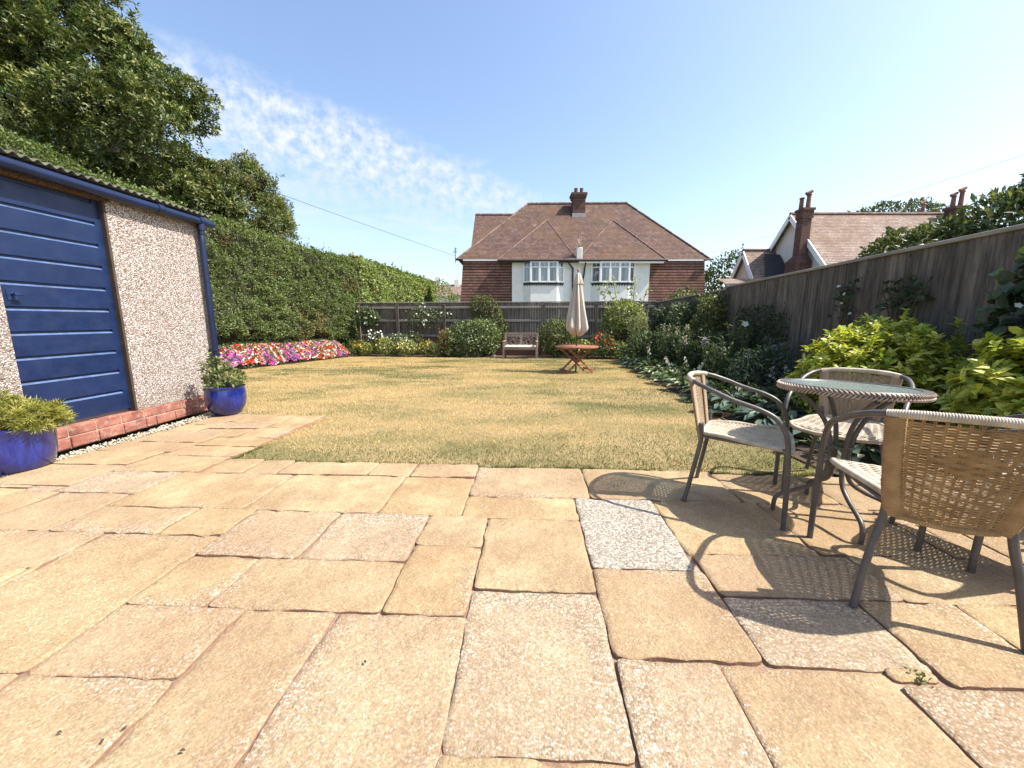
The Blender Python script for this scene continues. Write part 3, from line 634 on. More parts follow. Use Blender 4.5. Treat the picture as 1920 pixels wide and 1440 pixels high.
def flowers(parent,P,c,size,up=(0,0,1),name='blossoms',petals=5,jit=.5,mat='petal'):
    n_=len(P); Nn=unit(np.array(up)[None]+rng.normal(0,jit,(n_,3))); t=unit(np.cross(Nn,rng.normal(0,1,(n_,3)))); b=np.cross(Nn,t); s=size*rng.uniform(.7,1.2,n_)[:,None]
    k=petals*2; ring=[P+Nn*s*.05]
    for j in range(k):
        a=2*math.pi*j/k; rad=1. if j%2==0 else .72
        ring.append(P+(t*math.cos(a)+b*math.sin(a))*s*rad*.5+Nn*s*.14)
    V_=np.stack(ring,1).reshape(-1,3); base=np.arange(n_)*(k+1); tri=np.array([(0,1+j,1+(j+1)%k) for j in range(k)])
    return rawmesh(name,V_,(base[:,None,None]+tri[None]).reshape(-1,3),M[mat],parent,colr=np.repeat(c,k+1,axis=0),uv=False)
# ------------------------------------------------------------------ shed
shed=tag(empty('garden_shed',(-3.811,4.763,-.02),-TH),'pebbledashed concrete shed with blue boarded door and blue gutter','shed')
mb=MB(); mb.box(-.08,0,-.897,.12,.17,2.24); mb.box(-.08,0,-5.2,-1.755,.17,2.24); mb.box(-2.6,-.08,.04,.12,.17,2.24); mb.box(-2.6,-.08,-5.2,-5.12,.17,2.24); mb.box(-2.68,-2.6,-5.2,.12,.17,2.5)
mb.build('wall',M['pebble'],shed)
mb=MB(); mb.box(-.10,.012,-.875+0-.01-.86,-.885+.02,2.19,2.27); mb.build('lintel',M['lintel'],shed)
# plinth: individual bricks with mortar
mb=MB(); rb=random.Random(3)
for row,(z0,z1,off) in enumerate(((-.02,.073,.0),(.081,.165,.11))):
    s=.14
    k=0
    while s>-5.2:
        L=.215 if rb.random()<.8 else .105
        if k==0 and row: L=.105
        out=.03+rb.uniform(-.003,.004)-(.012 if row else 0.)
        mb.box(-.1,out,s-L,s,z0,z1+rb.uniform(-.002,.002),None,.005); s-=L+.007; k+=1
pl=mb.build('brick_plinth',M['plinth'],shed)
mb=MB(); mb.box(-.1,.012,-5.2,.13,-.03,.158); mb.build('mortar',simple('pale_mortar',(.36,.27,.21),.95,.3,30),pl)
# door
door=empty('door',(0,0,0)); door.parent=shed
mbd=MB(); z=.20; bh=.1985; x0=-.045
mbs=MB()
for i in range(10):
    za,zb=z+i*bh,z+(i+1)*bh; g_=.022
    # board profile with a sloping rebate along its top edge
    pr=[(x0-.03,za),(x0,za),(x0,zb-g_-.012),(x0-.014,zb-g_),(x0-.016,zb),(x0-.03,zb)]
    if i<9: mbs.add([(x0+.0012,-1.75,zb-g_-.0125),(x0+.0012,-.975,zb-g_-.0125),(x0-.0125,-.975,zb-g_+.0015),(x0-.0125,-1.75,zb-g_+.0015)],[[0,1,2,3]])  # pale strip over the rebate, a painted highlight
    if i==9: pr=[(x0-.03,za),(x0,za),(x0,zb-.035),(x0-.012,zb-.028),(x0-.012,zb),(x0-.03,zb)]
    a,b_=-1.75,-.975; n=len(pr)
    mbd.add([(p[0],a,p[1]) for p in pr]+[(p[0],b_,p[1]) for p in pr],[[j,(j+1)%n,n+(j+1)%n,n+j] for j in range(n)]+[list(range(n))[::-1],[n+j for j in range(n)]])
mbd.box(x0-.032,x0+.0005,-.975,-.921,.20,.20+10*bh)
bo=mbd.build('boards',M['blue'],door); mbs.build('board_glints',M['ledge_glint'],door)
mb=MB(); mb.box(x0-.002,x0+.006,-1.70,-1.635,1.235,1.325,None,.003); 
mb.tube([(x0+.004,-1.668,1.285),(x0+.045,-1.668,1.285)],.011,10); mb.tube([(x0+.045,-1.685,1.285),(x0+.048,-1.645,1.282),(x0+.044,-1.635,1.28)],[.011,.009,.007],8)
mb.build('handle',M['iron'],door,True)
mb=MB(); mb.box(-.075,.003,-.921,-.899,.17,2.19,None,.003); mb.box(-.075,-.05,-1.753,-.921,2.186,2.19); mb.build('door_frame',M['frameBrown'],shed)
mb=MB(); mb.box(-.12,-.085,-1.76,-.885,.15,2.2); mb.build('door_backing',M['room'],shed)
# corrugated roof: a wavy sheet with thickness, eaves towards the garden
ns=int(5.6/.0095); S=np.linspace(-5.3,.27,ns); zw=.014*np.sin(S*2*math.pi/.0762)
Xs=np.linspace(.085,-2.8,5); Vr=[];
for layer in (0,1):
    for x in Xs: Vr.append(np.stack([np.full(ns,x),S,2.335+zw+(.085-x)*.10+layer*.009],1))
Vr=np.concatenate(Vr); i=np.arange(ns-1); Fr=[]
for layer in (0,1):
    for k in range(4):
        a=(layer*5+k)*ns; Fr.append(np.stack([a+i,a+i+1,a+ns+i+1,a+ns+i],1) if layer else np.stack([a+ns+i,a+ns+i+1,a+i+1,a+i],1))
for k in (0,4): a=k*ns;b_=(5+k)*ns; Fr.append(np.stack([a+i,a+i+1,b_+i+1,b_+i],1))
rawmesh('roof',Vr,np.concatenate(Fr),M['asbestos'],shed,smooth=False)
# second overlapping sheet at the near end
mb=MB(); mb.box(-.02,.0,-5.2,.12,2.24,2.315); mb.build('fascia',M['frameBrown'],shed)
gut=MB(); gut.tube([(.072,-5.3,2.262),(.072,.255,2.246)],.046,16); gut.build('gutter',M['blueplastic'],shed,True)
for s in (-.42,.10):
    mb=MB(); mb.tube([(.072,s-.035,2.2515),(.072,s+.035,2.2515)],.0525,16)
    if s>0: mb.tube([(.072,.10,2.25),(.072,.10,2.15)],.046,14)
    mb.build('gutter_joint',M['blueplastic'],shed,True)
mb=MB(); mb.tube(smoothpath([(.072,.10,2.2),(.07,.10,2.1),(.062,.10,2.0),(.062,.10,1.0),(.062,.10,.04)],4),.034,16); mb.tube([(.062,.10,.56),(.062,.10,.66)],.040,16); mb.build('downpipe',M['blueplastic'],shed,True)
mb=MB()
for z in (.70,): mb.box(-.002,.10,.06,.14,z,z+.025,None,.004)
mb.build('pipe_bracket',M['blueplastic'],shed)
# ------------------------------------------------------------------ pots
def pot(name,loc,prof,soilr,soilz,label):
    t=tag(empty(name,loc),label,'plant pot')
    mb=MB(); mb.lathe(prof,48); mb.build('pot_body',M['glaze'],t,True)
    mb=MB(); n=32; mb.add([(soilr*math.cos(2*math.pi*k/n),soilr*math.sin(2*math.pi*k/n),soilz) for k in range(n)]+[(0,0,soilz+.02)],[[k,(k+1)%n,n] for k in range(n)]); mb.build('compost',M['soil'],t)
    return t
pot('plant_pot',(-3.675,2.70,-.012),[(.0,0),(.19,.0),(.205,.012),(.225,.10),(.236,.22),(.236,.285),(.246,.30),(.246,.318),(.236,.325),(.218,.318),(.214,.26),(.20,.22)],.213,.27,'large blue glazed pot left of the shed door, juniper spilling over it')
shrub('juniper','feathery yellow green juniper spilling over a blue pot','shrub',(-3.675,2.70,.27),[(.0,0,.05,.27,.26,.13),(.14,.03,.07,.18,.2,.12),(-.12,.02,.09,.2,.2,.14),(.21,-.05,-.03,.08,.14,.13)],1150,.05,.0055,(.27,.27,.06),'leaf',alt=(.38,.34,.10),altp=.3,whorl=9,spread=.75,sprigs=40,stems=12,shell=.35,lump=.6,freq=6,r=.006)
pot('plant_pot',(-3.375,4.45,-.03),[(.0,0),(.125,.0),(.14,.012),(.185,.09),(.205,.18),(.203,.25),(.193,.305),(.203,.318),(.203,.332),(.193,.338),(.18,.33),(.182,.28)],.183,.285,'rounded blue glazed pot at the shed corner below the downpipe')
shrub('potted_shrub','thin leafy green shrub growing in the rounded blue pot','shrub',(-3.375,4.45,.255),[(.0,0,.13,.19,.18,.14),(-.1,0,.2,.12,.12,.16),(.12,-.02,.12,.13,.12,.10)],230,.055,.026,(.13,.16,.055),'leaf',alt=(.22,.22,.10),altp=.25,whorl=3,sprigs=5,stems=8,shell=.4,lump=.5,freq=6,r=.005)
# ------------------------------------------------------------------ hedges
def hedge(name,label,y0,y1,fxl,fzt,thick,zb,dens,L,W,c,alt,far=None,amp=.13,frq=.9,topn=.12):
    t=tag(empty(name,(float(fxl(y0)),y0,float(zg(y0)))),label,'hedge'); ox,oy,oz=t.location
    area=(y1-y0)*(float(fzt(y0))-zb+thick*.8); n_=int(area*dens)
    y=rng.uniform(y0,y1,n_); X0=fxl(y); ZT=fzt(y)+ (fbm(np.stack([y*1.2,y*0,y*0],1),3)-.5)*topn*2; B=zg(y)+zb+ (vnoise(np.stack([y*1.4,y*0+5,y*0],1))-.5)*.25
    H=ZT-B; u=rng.uniform(0,1,n_)*(H+thick); face=u<H
    z=np.where(face,B+u,ZT); x=np.where(face,X0,X0-(u-H))
    bul=(fbm(np.stack([y*frq,z*frq*1.2,x*frq],1),3)-.5)*2.4*amp+ (fbm(np.stack([y*3.2,z*4.5,x*3.5],1),2)-.5)*.34
    rc=.22; kz=np.clip((z-(ZT-rc))/rc,0,1)
    x=np.where(face,x+bul-kz**2*.12,x); z=np.where(face,z,z+bul*.8-np.clip(1-(u-H)/rc,0,1)**2*.1)
    dep=np.abs(rng.normal(0,.045,n_)); x=x-np.where(face,dep,0); z=z-np.where(face,0,dep)
    # underside curls in
    lo=np.clip(1-(z-B)/.25,0,1); x=np.where(face,x-lo**2*.22,x)
    hole=fbm(np.stack([y*5.2+3,z*6.5,x*5],1),2)
    keep=hole>rng.uniform(.26,.50,n_); y,z,x,face=y[keep],z[keep],x[keep],face[keep]; n_=len(y)
    Nr=np.where(face[:,None],np.array([1,-.12,.22]),np.array([.1,0,1.]))
    P=np.stack([x,y,z],1)
    # longer sprigs along the top edge
    m_=int((y1-y0)*26); ys_=rng.uniform(y0,y1,m_); k=7; q=np.arange(k)/k
    ln=rng.gamma(2.,.055,m_)[:,None]*q; px_=fxl(ys_)[:,None]-rng.uniform(.02,thick*.7,m_)[:,None]+rng.normal(0,.02,(m_,k)); pz=fzt(ys_)[:,None]+ln+.02; py_=ys_[:,None]+rng.normal(0,.02,(m_,k))
    P=np.concatenate([P,np.stack([px_,py_,pz],2).reshape(-1,3)]); Nr=np.concatenate([Nr,np.tile([.2,0,1.],(m_*k,1))]); Nr=unit(Nr)
    n_=len(P); A,Nn=rnd_axis(Nr,.55,.25,.6); cc=tint(n_,c,.3,alt,.22)*(.72+.56*fbm(np.stack([P[:,1]*.55,P[:,2]*.8,P[:,0]],1)+7,3))[:,None]; br=fbm(P*np.array([1.,1.3,1.6])+31,2)>.73; br&=rng.uniform(0,1,n_)<.5; cc[br]=np.array([.20,.145,.06])*rng.uniform(.7,1.2,(br.sum(),1))
    sc_=1+np.clip((P[:,1]-8)/16,0,1.2)*.5
    leaves('foliage',P-np.array([ox,oy,oz]),A,Nn,L*sc_*rng.uniform(.6,1.25,n_),W*sc_*rng.uniform(.7,1.2,n_),cc,M['leaf'],t)
    mb=MB(); k=max(2,int((y1-y0)/1.)); yy=np.linspace(y0,y1,k+1); V_=[];F_=[]
    for a in yy:
        X=float(fxl(a)); Z=float(fzt(a)); zl=float(zg(a)); V_+=[(X-.50-ox,a-oy,zl-.05-oz),(X-.45-ox,a-oy,zl+zb+.12-oz),(X-.15-ox,a-oy,zl+zb+.3-oz),(X-.15-ox,a-oy,Z-.3-oz),(X-.32-ox,a-oy,Z-.12-oz),(X-thick-ox,a-oy,Z-.12-oz),(X-thick-ox,a-oy,zl-.05-oz)]
    for i in range(k):
        for j in range(6): F_.append([i*7+j,i*7+j+1,(i+1)*7+j+1,(i+1)*7+j])
    F_+= [list(range(7))[::-1],[k*7+j for j in range(7)]]
    mb.add(V_,F_); mb.build('inner_branches',M['inner'],t)
    return t
hx=lambda y: -7.6+.132*(np.asarray(y,float)-10.)
hedge('hedge','tall clipped green hedge running behind the shed and flower bed',2.8,17.2,hx,lambda y: np.interp(np.asarray(y,float),[2.8,6.2,7.6,9.9,15.7,17.5],[4.35,4.17,3.88,3.66,3.56,3.54]),1.6,.74,1900,.056,.034,(.118,.155,.05),(.21,.25,.09))
hedge('hedge','lighter green hedge continuing in the next garden beyond the back fence',17.6,35.,lambda y:-6.72-.0*np.asarray(y,float),lambda y:3.75+.030*(np.asarray(y,float)-17.6),1.4,.3,420,.10,.07,(.18,.225,.07),(.26,.30,.11))
def cone_hedge():
    t=tag(empty('hedge',(-7.2,44,-.37)),'dark sloping hedge end beside the left corner of the red house','hedge')
    P,Nr=blob_points([(-.6,0,2.2,1.6,2.,3.6),(.8,.6,1.7,1.3,2,2.7),(1.9,1.,1.2,1.2,2.,2.2)],5200,.12,.12,1.)
    A,Nn=rnd_axis(Nr); n_=len(P); leaves('foliage',P,A,Nn,.22*rng.uniform(.6,1.2,n_),.14,tint(n_,(.10,.13,.035),.3,(.18,.19,.05),.3),M['leaf'],t)
    limbs((0,0,0),[(0,0,3),(.8,.5,2.)],.12,.04,M['bark'],'stem',t)
cone_hedge()
# ------------------------------------------------------------------ trees
def tree(name,label,base,blobs,nsh,k,L,W,c,alt,altp,mat='leaf_gloss',group=None,trunk=.22,spread=.95,lump=.28,freq=.8,shell=.14,inner=.2,up=.6,sprig=0,sz=1.,clump=None):
    t=tag(empty(name,base),label,'tree',group)
    if clump: P,Nr=clump_points(clumpy(blobs,*clump),nsh,.10)
    else: P,Nr=blob_points(blobs,nsh,shell,lump,freq,inner)
    # upright leading shoots standing out of the outline
    for _ in range(sprig):
        b=blobs[rng.integers(len(blobs))]; d=unit(np.array([[rng.normal(0,.7),rng.normal(-.5,.5),rng.uniform(.3,1.2)]]))[0]
        p=np.array(b[:3])+d*np.array(b[3:6])*1.0; up_=np.array([d[0]*.25+rng.normal(0,.1),d[1]*.25,1.]); ln=rng.uniform(.3,.8)*sz
        q=p[None]+up_[None]*np.linspace(-.2,1,9)[:,None]*ln+rng.normal(0,.05*sz,(9,3)); P=np.concatenate([P,q]); Nr=np.concatenate([Nr,np.tile(unit(up_[None]),(9,1))])
    cc=tint(len(P),c,.3,alt,altp)
    P,A,Nn,cc=whorls(P,Nr,k,L,W,cc,up,spread,step=L*.6); n_=len(P); P=P+rng.normal(0,L*.25,(n_,3))
    leaves('crown',P,A,Nn,L*rng.uniform(.6,1.2,n_),W*rng.uniform(.7,1.2,n_),cc*rng.uniform(.85,1.15,(n_,1))*(.7+.6*fbm(P*.7+3,3))[:,None],M[mat],t)
    tips=[tuple(np.array(b[:3])*(.9,.9,1)) for b in blobs]+[(b[0]+random.uniform(-.6,.6)*b[3],b[1]+random.uniform(-.6,.6)*b[4],b[2]+random.uniform(.1,.7)*b[5]) for b in blobs for _ in (0,1,2)]
    limbs((0,0,-.1),tips,trunk,trunk*.14,M['bark'],'trunk',t)
    return t
tree('laurel_tree','huge dark evergreen tree towering over the hedge behind the shed',(-12.4,11.8,-.2),
 [(-2.1,.7,8.4,3.5,3.2,4.),(1.45,0,6.2,2.3,2.2,2.4),(2.05,-.3,4.5,1.7,1.9,2.2),(.15,.2,8.7,1.75,1.8,1.9),(-4.2,-1.5,5.6,3.,2.6,3.6),(-1.2,-1.6,5.2,2.2,1.6,2.6),(0,-.9,3.6,2.6,1.4,1.7)],
 38000,8,.138,.05,(.082,.108,.032),(.19,.20,.065),.24,trunk=.26,sprig=60,clump=(270,.42,.8))
tree('ornamental_tree','smaller loose dark tree beside the huge evergreen, above the hedge top',(-9.9,14.3,-.3),
 [(.2,0,5.3,1.45,1.4,1.5),(1.05,-.2,4.4,.95,1.2,1.3),(-.9,.1,4.3,1.3,1.3,1.8),(1.25,-.2,3.6,.7,1.0,1.1)],6500,7,.13,.05,(.11,.135,.045),(.20,.17,.07),.2,mat='leaf',trunk=.16,sprig=26,sz=1.1,clump=(120,.25,.5))
# ------------------------------------------------------------------ busy lizzie bed
n_=12500; y=rng.uniform(6.8,15.2,n_); wd=1.05; u=rng.uniform(0,1,n_); xe=np.interp(y,[5,7.2,9.9,12.6,15.25],[-7.7,-7.55,-7.18,-6.8,-6.42])
x=xe+.05-u*wd; z=zg(y)+.06+.54*np.clip(u/.55,0,1)**.7*(1-.25*np.clip((u-.6)/.4,0,1))+(fbm(np.stack([y*2.6,x*2.6,y*0],1),2)-.5)*.16
pc=np.array([(.72,.05,.03),(.80,.76,.74),(.62,.07,.30),(.48,.12,.50),(.78,.42,.52),(.78,.14,.06),(.80,.76,.74),(.72,.05,.03)])
cid=(np.floor(fbm(np.stack([y*1.7+4,x*2.0,y*0+2],1),2)*19)).astype(int)%8; sw=rng.uniform(0,1,n_)<.09; cid[sw]=rng.integers(0,8,sw.sum())
bedf=flowers(None,np.stack([x,y,z],1),pc[cid]*rng.uniform(.7,1.1,(n_,1)),.06,up=(.5,-.45,.75),name='bedding_flowers',petals=5,jit=.35)
tag(bedf,'red, white, pink and purple bedding flowers massed along the hedge foot','flowers',kind='stuff')
n2=11000; i=rng.integers(0,n_,n2); P=np.stack([x,y,z],1)[i]+rng.normal(0,.05,(n2,3))-np.array([0,0,.025]); A,Nn=rnd_axis(np.tile([.5,-.3,.7],(n2,1))); 
tag(leaves('bedding_leaves',P,A,Nn,.07,.04,tint(n2,(.08,.12,.035)),M['leaf']),'dark green leaves among the massed bedding flowers','foliage',kind='stuff')
# ------------------------------------------------------------------ back fence
BA=Vector((-6.95,16.95)); BBv=Vector((5.62,15.3)); bd=(BBv-BA); BL=bd.length; brz=math.atan2(bd.y,bd.x)
gz=-.37
bf=tag(empty('back_fence',(BA.x,BA.y,gz),brz),'weathered grey boarded fence with three rails along the back of the garden','fence')
mb=MB(); s=0; rb=random.Random(8)
while s<BL:
    wv=.105; mb.box(s,s+wv-.004,.02+rb.uniform(0,.012),.034+rb.uniform(0,.012),.70+rb.uniform(-.01,.01),2.155+rb.uniform(-.006,.004)); s+=wv
mb.build('boards',M['fencef'],bf)
mb=MB(); mb.box(0,BL,-.02,.065,2.16,2.195,None,.006); mb.build('capping',M['rail'],bf)
for z in (.75,1.38,1.92): 
    mb=MB(); mb.box(0,BL,-.045,.018,z,z+.085,None,.006); mb.build('rail',M['rail'],bf)
for s in (.35,2.1,4.15,6.2,8.3,10.4,12.3):
    mb=MB(); mb.box(s-.06,s+.06,-.10,-.046,-.05,2.05,None,.006); mb.box(s-.07,s+.07,-.11,-.03,2.05,2.09,None,.006); mb.build('post',M['fencef'],bf)
bw=tag(empty('brick_wall',(BA.x,BA.y,gz),brz),'low dark red brick wall under the back fence boards','wall'); mb=MB(); mb.box(0,BL,.012,.12,-.1,.71); mb.build('brickwork',M['brick_dark'],bw)
# ------------------------------------------------------------------ side fence (near bays taller, then a step down)
sdir=Vector((.127,1,0)).normalized(); srz=-math.atan(.127); SLn=lambda y:(y-(-2.))/sdir.y
sf=tag(empty('side_fence',(fx(-2.),-2.,0),srz),'tall weathered close boarded fence in shade along the right border','fence')
Lt=SLn(15.35); Lb=SLn(8.95)
mb=MB(); s=0; rb=random.Random(9)
while s<Lt:
    yw=-2+s*sdir.y; base=float(zg(yw)); top=1.79 if s<Lb else 1.74
    t_=rb.uniform(-.004,.004); tap=.010
    # feather edged board, thick edge lapping the next
    x0,x1=s,s+.112; V_=[(x0,-0,0),(x1,0,0)]
    o1=.0; f1=-.010+t_; f2=-.024+t_
    z0_=base+.10; 
    P8=[(-o1,x0,z0_),(-f1*-1,x0,z0_)]
    mb.add([(.0,x0,z0_),(f1,x0,z0_),(f2,x1+.008,z0_),(-.004,x1+.008,z0_),(.0,x0,top),(f1,x0,top+rb.uniform(-.004,.004)),(f2,x1+.008,top),(-.004,x1+.008,top)],[[0,1,2,3],[7,6,5,4],[0,4,5,1],[1,5,6,2],[2,6,7,3],[3,7,4,0]]); s+=.112
mb.build('boards',M['fence'],sf)
mb=MB(); mb.box(-.05,.04,0,Lb,1.79,1.83,None,.006); mb.box(-.045,.04,Lb,Lt,1.742,1.775,None,.006); mb.build('capping',M['cap'],sf)
mb=MB(); mb.box(-.03,.03,0,Lb,-.1,.10); mb.box(-.03,.03,Lb,Lt,-.5,-.02); mb.build('gravel_board',M['fence'],sf)
for z in (.35,.95,1.5):
    mb=MB(); mb.box(.005,.06,0,Lt,z,z+.08); mb.build('rail',M['fence'],sf)
for y in (0.4,3.25,6.08,8.95,11.9,15.2):
    s=SLn(y); mb=MB(); mb.box(-.036,.09,s-.05,s+.05,-.6,1.74 if y<9.2 else 1.735); mb.build('post',M['fence'],sf)
# ------------------------------------------------------------------ border planting
def bz(x,y): return float(zg(y))
def hosta(x,y,r,n_,L,W,c,label,flower=None,alt=None,altp=0.):
    t=tag(empty('hosta',(x,y,bz(x,y))),label,'plant','broad leaved plants along the right border')
    a=rng.uniform(0,6.28,n_); q=rng.uniform(0,1,n_)**.6; el=1.15-.95*q+rng.normal(0,.12,n_)
    d=np.stack([np.cos(a)*np.cos(el),np.sin(a)*np.cos(el),np.sin(el)],1); P=d*(r*(.45+.4*q))[:,None]; P[:,2]*=.95
    A=unit(d*np.array([1,1,.25])+np.array([0,0,-.05])); Nn=unit(np.stack([-np.cos(a)*.15,-np.sin(a)*.15,np.ones(n_)],1)+rng.normal(0,.22,(n_,3)))
    leaves('foliage',P,A,Nn,L*rng.uniform(.7,1.2,n_),W*rng.uniform(.8,1.15,n_),tint(n_,c,.25,alt,altp),M['leaf_gloss'],t,fold=.12,droop=.25,round_=True)
    mb=MB()
    for k in range(0,n_,2): mb.tube([(0,0,-.02),tuple(P[k]*.6+np.array([0,0,.02])),tuple(P[k]+A[k]*.02)],.004,4,False)
    mb.build('stem',M['stalk'],t)
    if flower:
        fl=[];mb=MB()
        for k in range(flower[0]):
            a_=random.uniform(0,6.28); tp=Vector((math.cos(a_)*r*.45,math.sin(a_)*r*.45,r*random.uniform(1.1,1.6))); mb.tube(smoothpath([(0,0,0),tp*.6+Vector((0,0,.05)),tp],3),.004,4,False)
            for j in range(9): fl.append(tuple(tp*(1-.035*j)+Vector((random.uniform(-.03,.03),random.uniform(-.03,.03),0))))
        mb.build('flower_stalk',M['stalk'],t); flowers(t,np.array(fl),tint(len(fl),flower[1],.1),.05,up=(0,-.4,.2),jit=.6)
    return t
bx=lambda y,o: float(np.interp(y,[2.6,4.55,6.9,8.8,11.2,13.3],[2.27,2.47,2.80,3.05,3.35,3.62]))+o
BG,GR,LG=(.075,.112,.078),(.065,.095,.03),(.14,.175,.055)
for y,o,r,n_,L,W,c,lab,fl,al in (
 (3.15,.42,.33,46,.15,.10,BG,'blue green hosta behind the back wicker chair',None,0),
 (3.85,.40,.34,54,.17,.12,BG,'large blue green hosta nearest the golden shrubs',None,0),
 (4.6,.36,.36,60,.19,.13,BG,'glossy blue hosta with the widest leaves, at the lawn edge',None,0),
 (4.75,.95,.42,60,.22,.15,BG,'tall blue grey hosta with pale lilac flower spikes',(3,(.34,.32,.37)),0),
 (5.5,.34,.34,70,.15,.085,GR,'dark green hosta overhanging the lawn edge past the left chair',None,.0),
 (6.4,.36,.36,80,.15,.08,LG,'lime green hosta with white flowers at the lawn edge',(3,(.55,.55,.52)),.3),
 (7.3,.34,.38,84,.16,.085,GR,'mid green hosta halfway down the right border edge',(2,(.42,.38,.44)),.15),
 (8.3,.34,.38,80,.17,.09,LG,'variegated pale edged hosta in the middle of the border edge',None,.5),
 (9.4,.36,.40,80,.17,.09,GR,'green hosta mound on the border edge before the far corner',(2,(.5,.48,.45)),.1),
 (10.6,.36,.42,80,.18,.09,BG,'blue grey hosta far down the border, level with the wooden table',None,.1),
 (11.9,.36,.45,80,.18,.10,GR,'farthest dark hosta at the border corner',None,.1)):
    hosta(bx(y,o-.07),y,r*1.1,int(n_*1.35),L,W,c,lab,fl,(.45,.48,.28),al)
def spikes(name,x,y,h,r,n_,label,lc,fc=None,ns=6,L=.10,W=.035,cat='plant',sh=.25):
    t=tag(empty(name,(x,y,bz(x,y))),label,cat)
    mb=MB();P=[];N_=[];fl=[]
    for k in range(n_):
        a=random.uniform(0,6.28); b=Vector((math.cos(a)*r*.25,math.sin(a)*r*.25,0)); q=random.uniform(.3,1); tp=Vector((math.cos(a)*r*q,math.sin(a)*r*q,h*random.uniform(.75,1.08)))
        pts=smoothpath([b,b.lerp(tp,.5)+Vector((0,0,.06*h)),tp],5); mb.tube(pts,.0045,4,False)
        for j in range(16):
            i=random.randint(2,len(pts)-1); P.append(tuple(pts[i]+Vector((random.gauss(0,.04),random.gauss(0,.04),0)))); a2=random.uniform(0,6.28); N_.append((math.cos(a2),math.sin(a2),.5))
        if fc is not None and k<ns:
            for j in range(26):
                f=j/26; fl.append(tuple(tp+Vector((random.gauss(0,.022),random.gauss(0,.022),sh*h*(f-.4)))))
    mb.build('stem',M['stalk'],t); P=np.array(P); N_=unit(np.array(N_)); A=unit(N_+np.array([0,0,.25])+rng.normal(0,.3,P.shape)); Nn=unit(np.array([0,0,1.])+rng.normal(0,.4,P.shape)); m_=len(P)
    leaves('foliage',P,A,Nn,L*rng.uniform(.6,1.3,m_),W*rng.uniform(.7,1.2,m_),tint(m_,lc,.3),M['leaf'],t)
    if fl: flowers(t,np.array(fl),tint(len(fl),fc,.12),.034,up=(0,-.5,.6),name='blossoms',jit=.6)
    return t
spikes('phlox',3.35,6.3,.85,.28,22,'lilac phlox flowering in shade before the side fence','' or (.05,.07,.035),(.33,.29,.36),3,sh=.10)
spikes('phlox',3.9,5.7,.80,.25,20,'pale mauve flowered phlox left of the golden shrub',(.045,.066,.035),(.30,.27,.34),2,sh=.10)
spikes('astilbe',3.75,8.3,.95,.32,24,'dark leaved plant with cream feathery plumes in mid border',(.05,.07,.028),(.36,.31,.24),4,sh=.2)
spikes('astilbe',3.95,9.8,1.15,.32,24,'tall plant with whitish upright plumes near the climbing shrubs',(.055,.075,.032),(.40,.36,.30),4,sh=.25)
spikes('lupin',4.15,12.7,1.35,.42,40,'tall pale seed spikes in the far right corner of the garden',(.15,.16,.07),(.26,.25,.15),14,L=.12,sh=.5)
spikes('rose',4.05,6.9,1.15,.25,16,'thin rose stems with one white bloom by the side fence',(.09,.11,.04),None,0,L=.07,W=.045)
shrub('sea_lavender','grey green feathery mound in the shade of the side fence','shrub',(3.55,5.35,bz(0,5.3)),[(0,0,.3,.5,.45,.42),(.3,.5,.28,.4,.45,.4)],2600,.07,.02,(.06,.082,.06),out=.4,up=.6,sprigs=8,r=.006)
shrub('bushy_plant','dull green leafy clump between the phlox and the fence','shrub',(4.05,7.6,bz(0,7.6)),[(0,0,.4,.42,.55,.5),(-.2,-.7,.3,.4,.5,.4)],2600,.09,.04,(.05,.072,.028),sprigs=6,r=.006)
shrub('bushy_plant','bushy green perennials massed in mid border below the climbers','shrub',(4.3,10.6,bz(0,10.6)),[(0,0,.45,.55,.9,.55),(-.25,1.2,.4,.5,.8,.5),(-.25,-1.2,.35,.45,.7,.45)],4200,.10,.045,(.055,.078,.03),alt=(.16,.18,.07),altp=.15,sprigs=10,r=.006)
# white bloom
fr=bpy.data.objects.get('rose'); flowers(fr,np.array([(.02,-.05,1.13),(.0,-.03,1.16),(.05,-.06,1.11)]),np.full((3,3),.75),.10,up=(0,-.6,.5))
# golden shrubs
def golden(x,y,blobs,n_,label,L=.07):
    t=tag(empty('golden_shrub',(x,y,bz(x,y))),label,'shrub','golden leaved shrubs in the right border')
    P,Nr=blob_points(blobs,n_,.17,.28,2.3,.25,zmin=.02); 
    for _ in range(22):
        i=rng.integers(len(P)); 
        if Nr[i,2]<.35: continue
        q=np.linspace(0,1,5)[:,None]*np.array([[rng.normal(0,.06),rng.normal(0,.06),rng.uniform(.12,.26)]]); P=np.concatenate([P,P[i][None]+q]); Nr=np.concatenate([Nr,np.tile(Nr[i]*.3+[0,0,.9],(5,1))])
    cc=tint(len(P),(.40,.42,.05),.22,(.52,.50,.09),.3)
    P,A,Nn,cc=whorls(P,unit(Nr),6,L,L*.55,cc,up=.7,spread=1.0,step=.05); m_=len(P)
    leaves('foliage',P,A,Nn,L*rng.uniform(.38,1.3,m_),L*.56*rng.uniform(.6,1.15,m_),np.where(rng.uniform(0,1,(m_,1))<.16,cc*np.array([.42,.56,.8]),cc)*rng.uniform(.8,1.15,(m_,1)),M['leaf'],t,fold=.16,droop=.25,round_=True)
    tips=[(b[0]+random.uniform(-.6,.6)*b[3],b[1]+random.uniform(-.6,.6)*b[4],b[2]+random.uniform(-.2,.6)*b[5]) for b in blobs for _ in range(6)]
    limbs((0,0,-.03),tips,.02,.006,M['twig'],'stem',t,6)
golden(3.62,3.74,[(-.05,0,.50,.56,.58,.48),(.28,.28,.56,.40,.46,.50),(-.36,-.02,.36,.38,.46,.38)],1900,'bright yellow green shrub between hostas and the patio chairs')
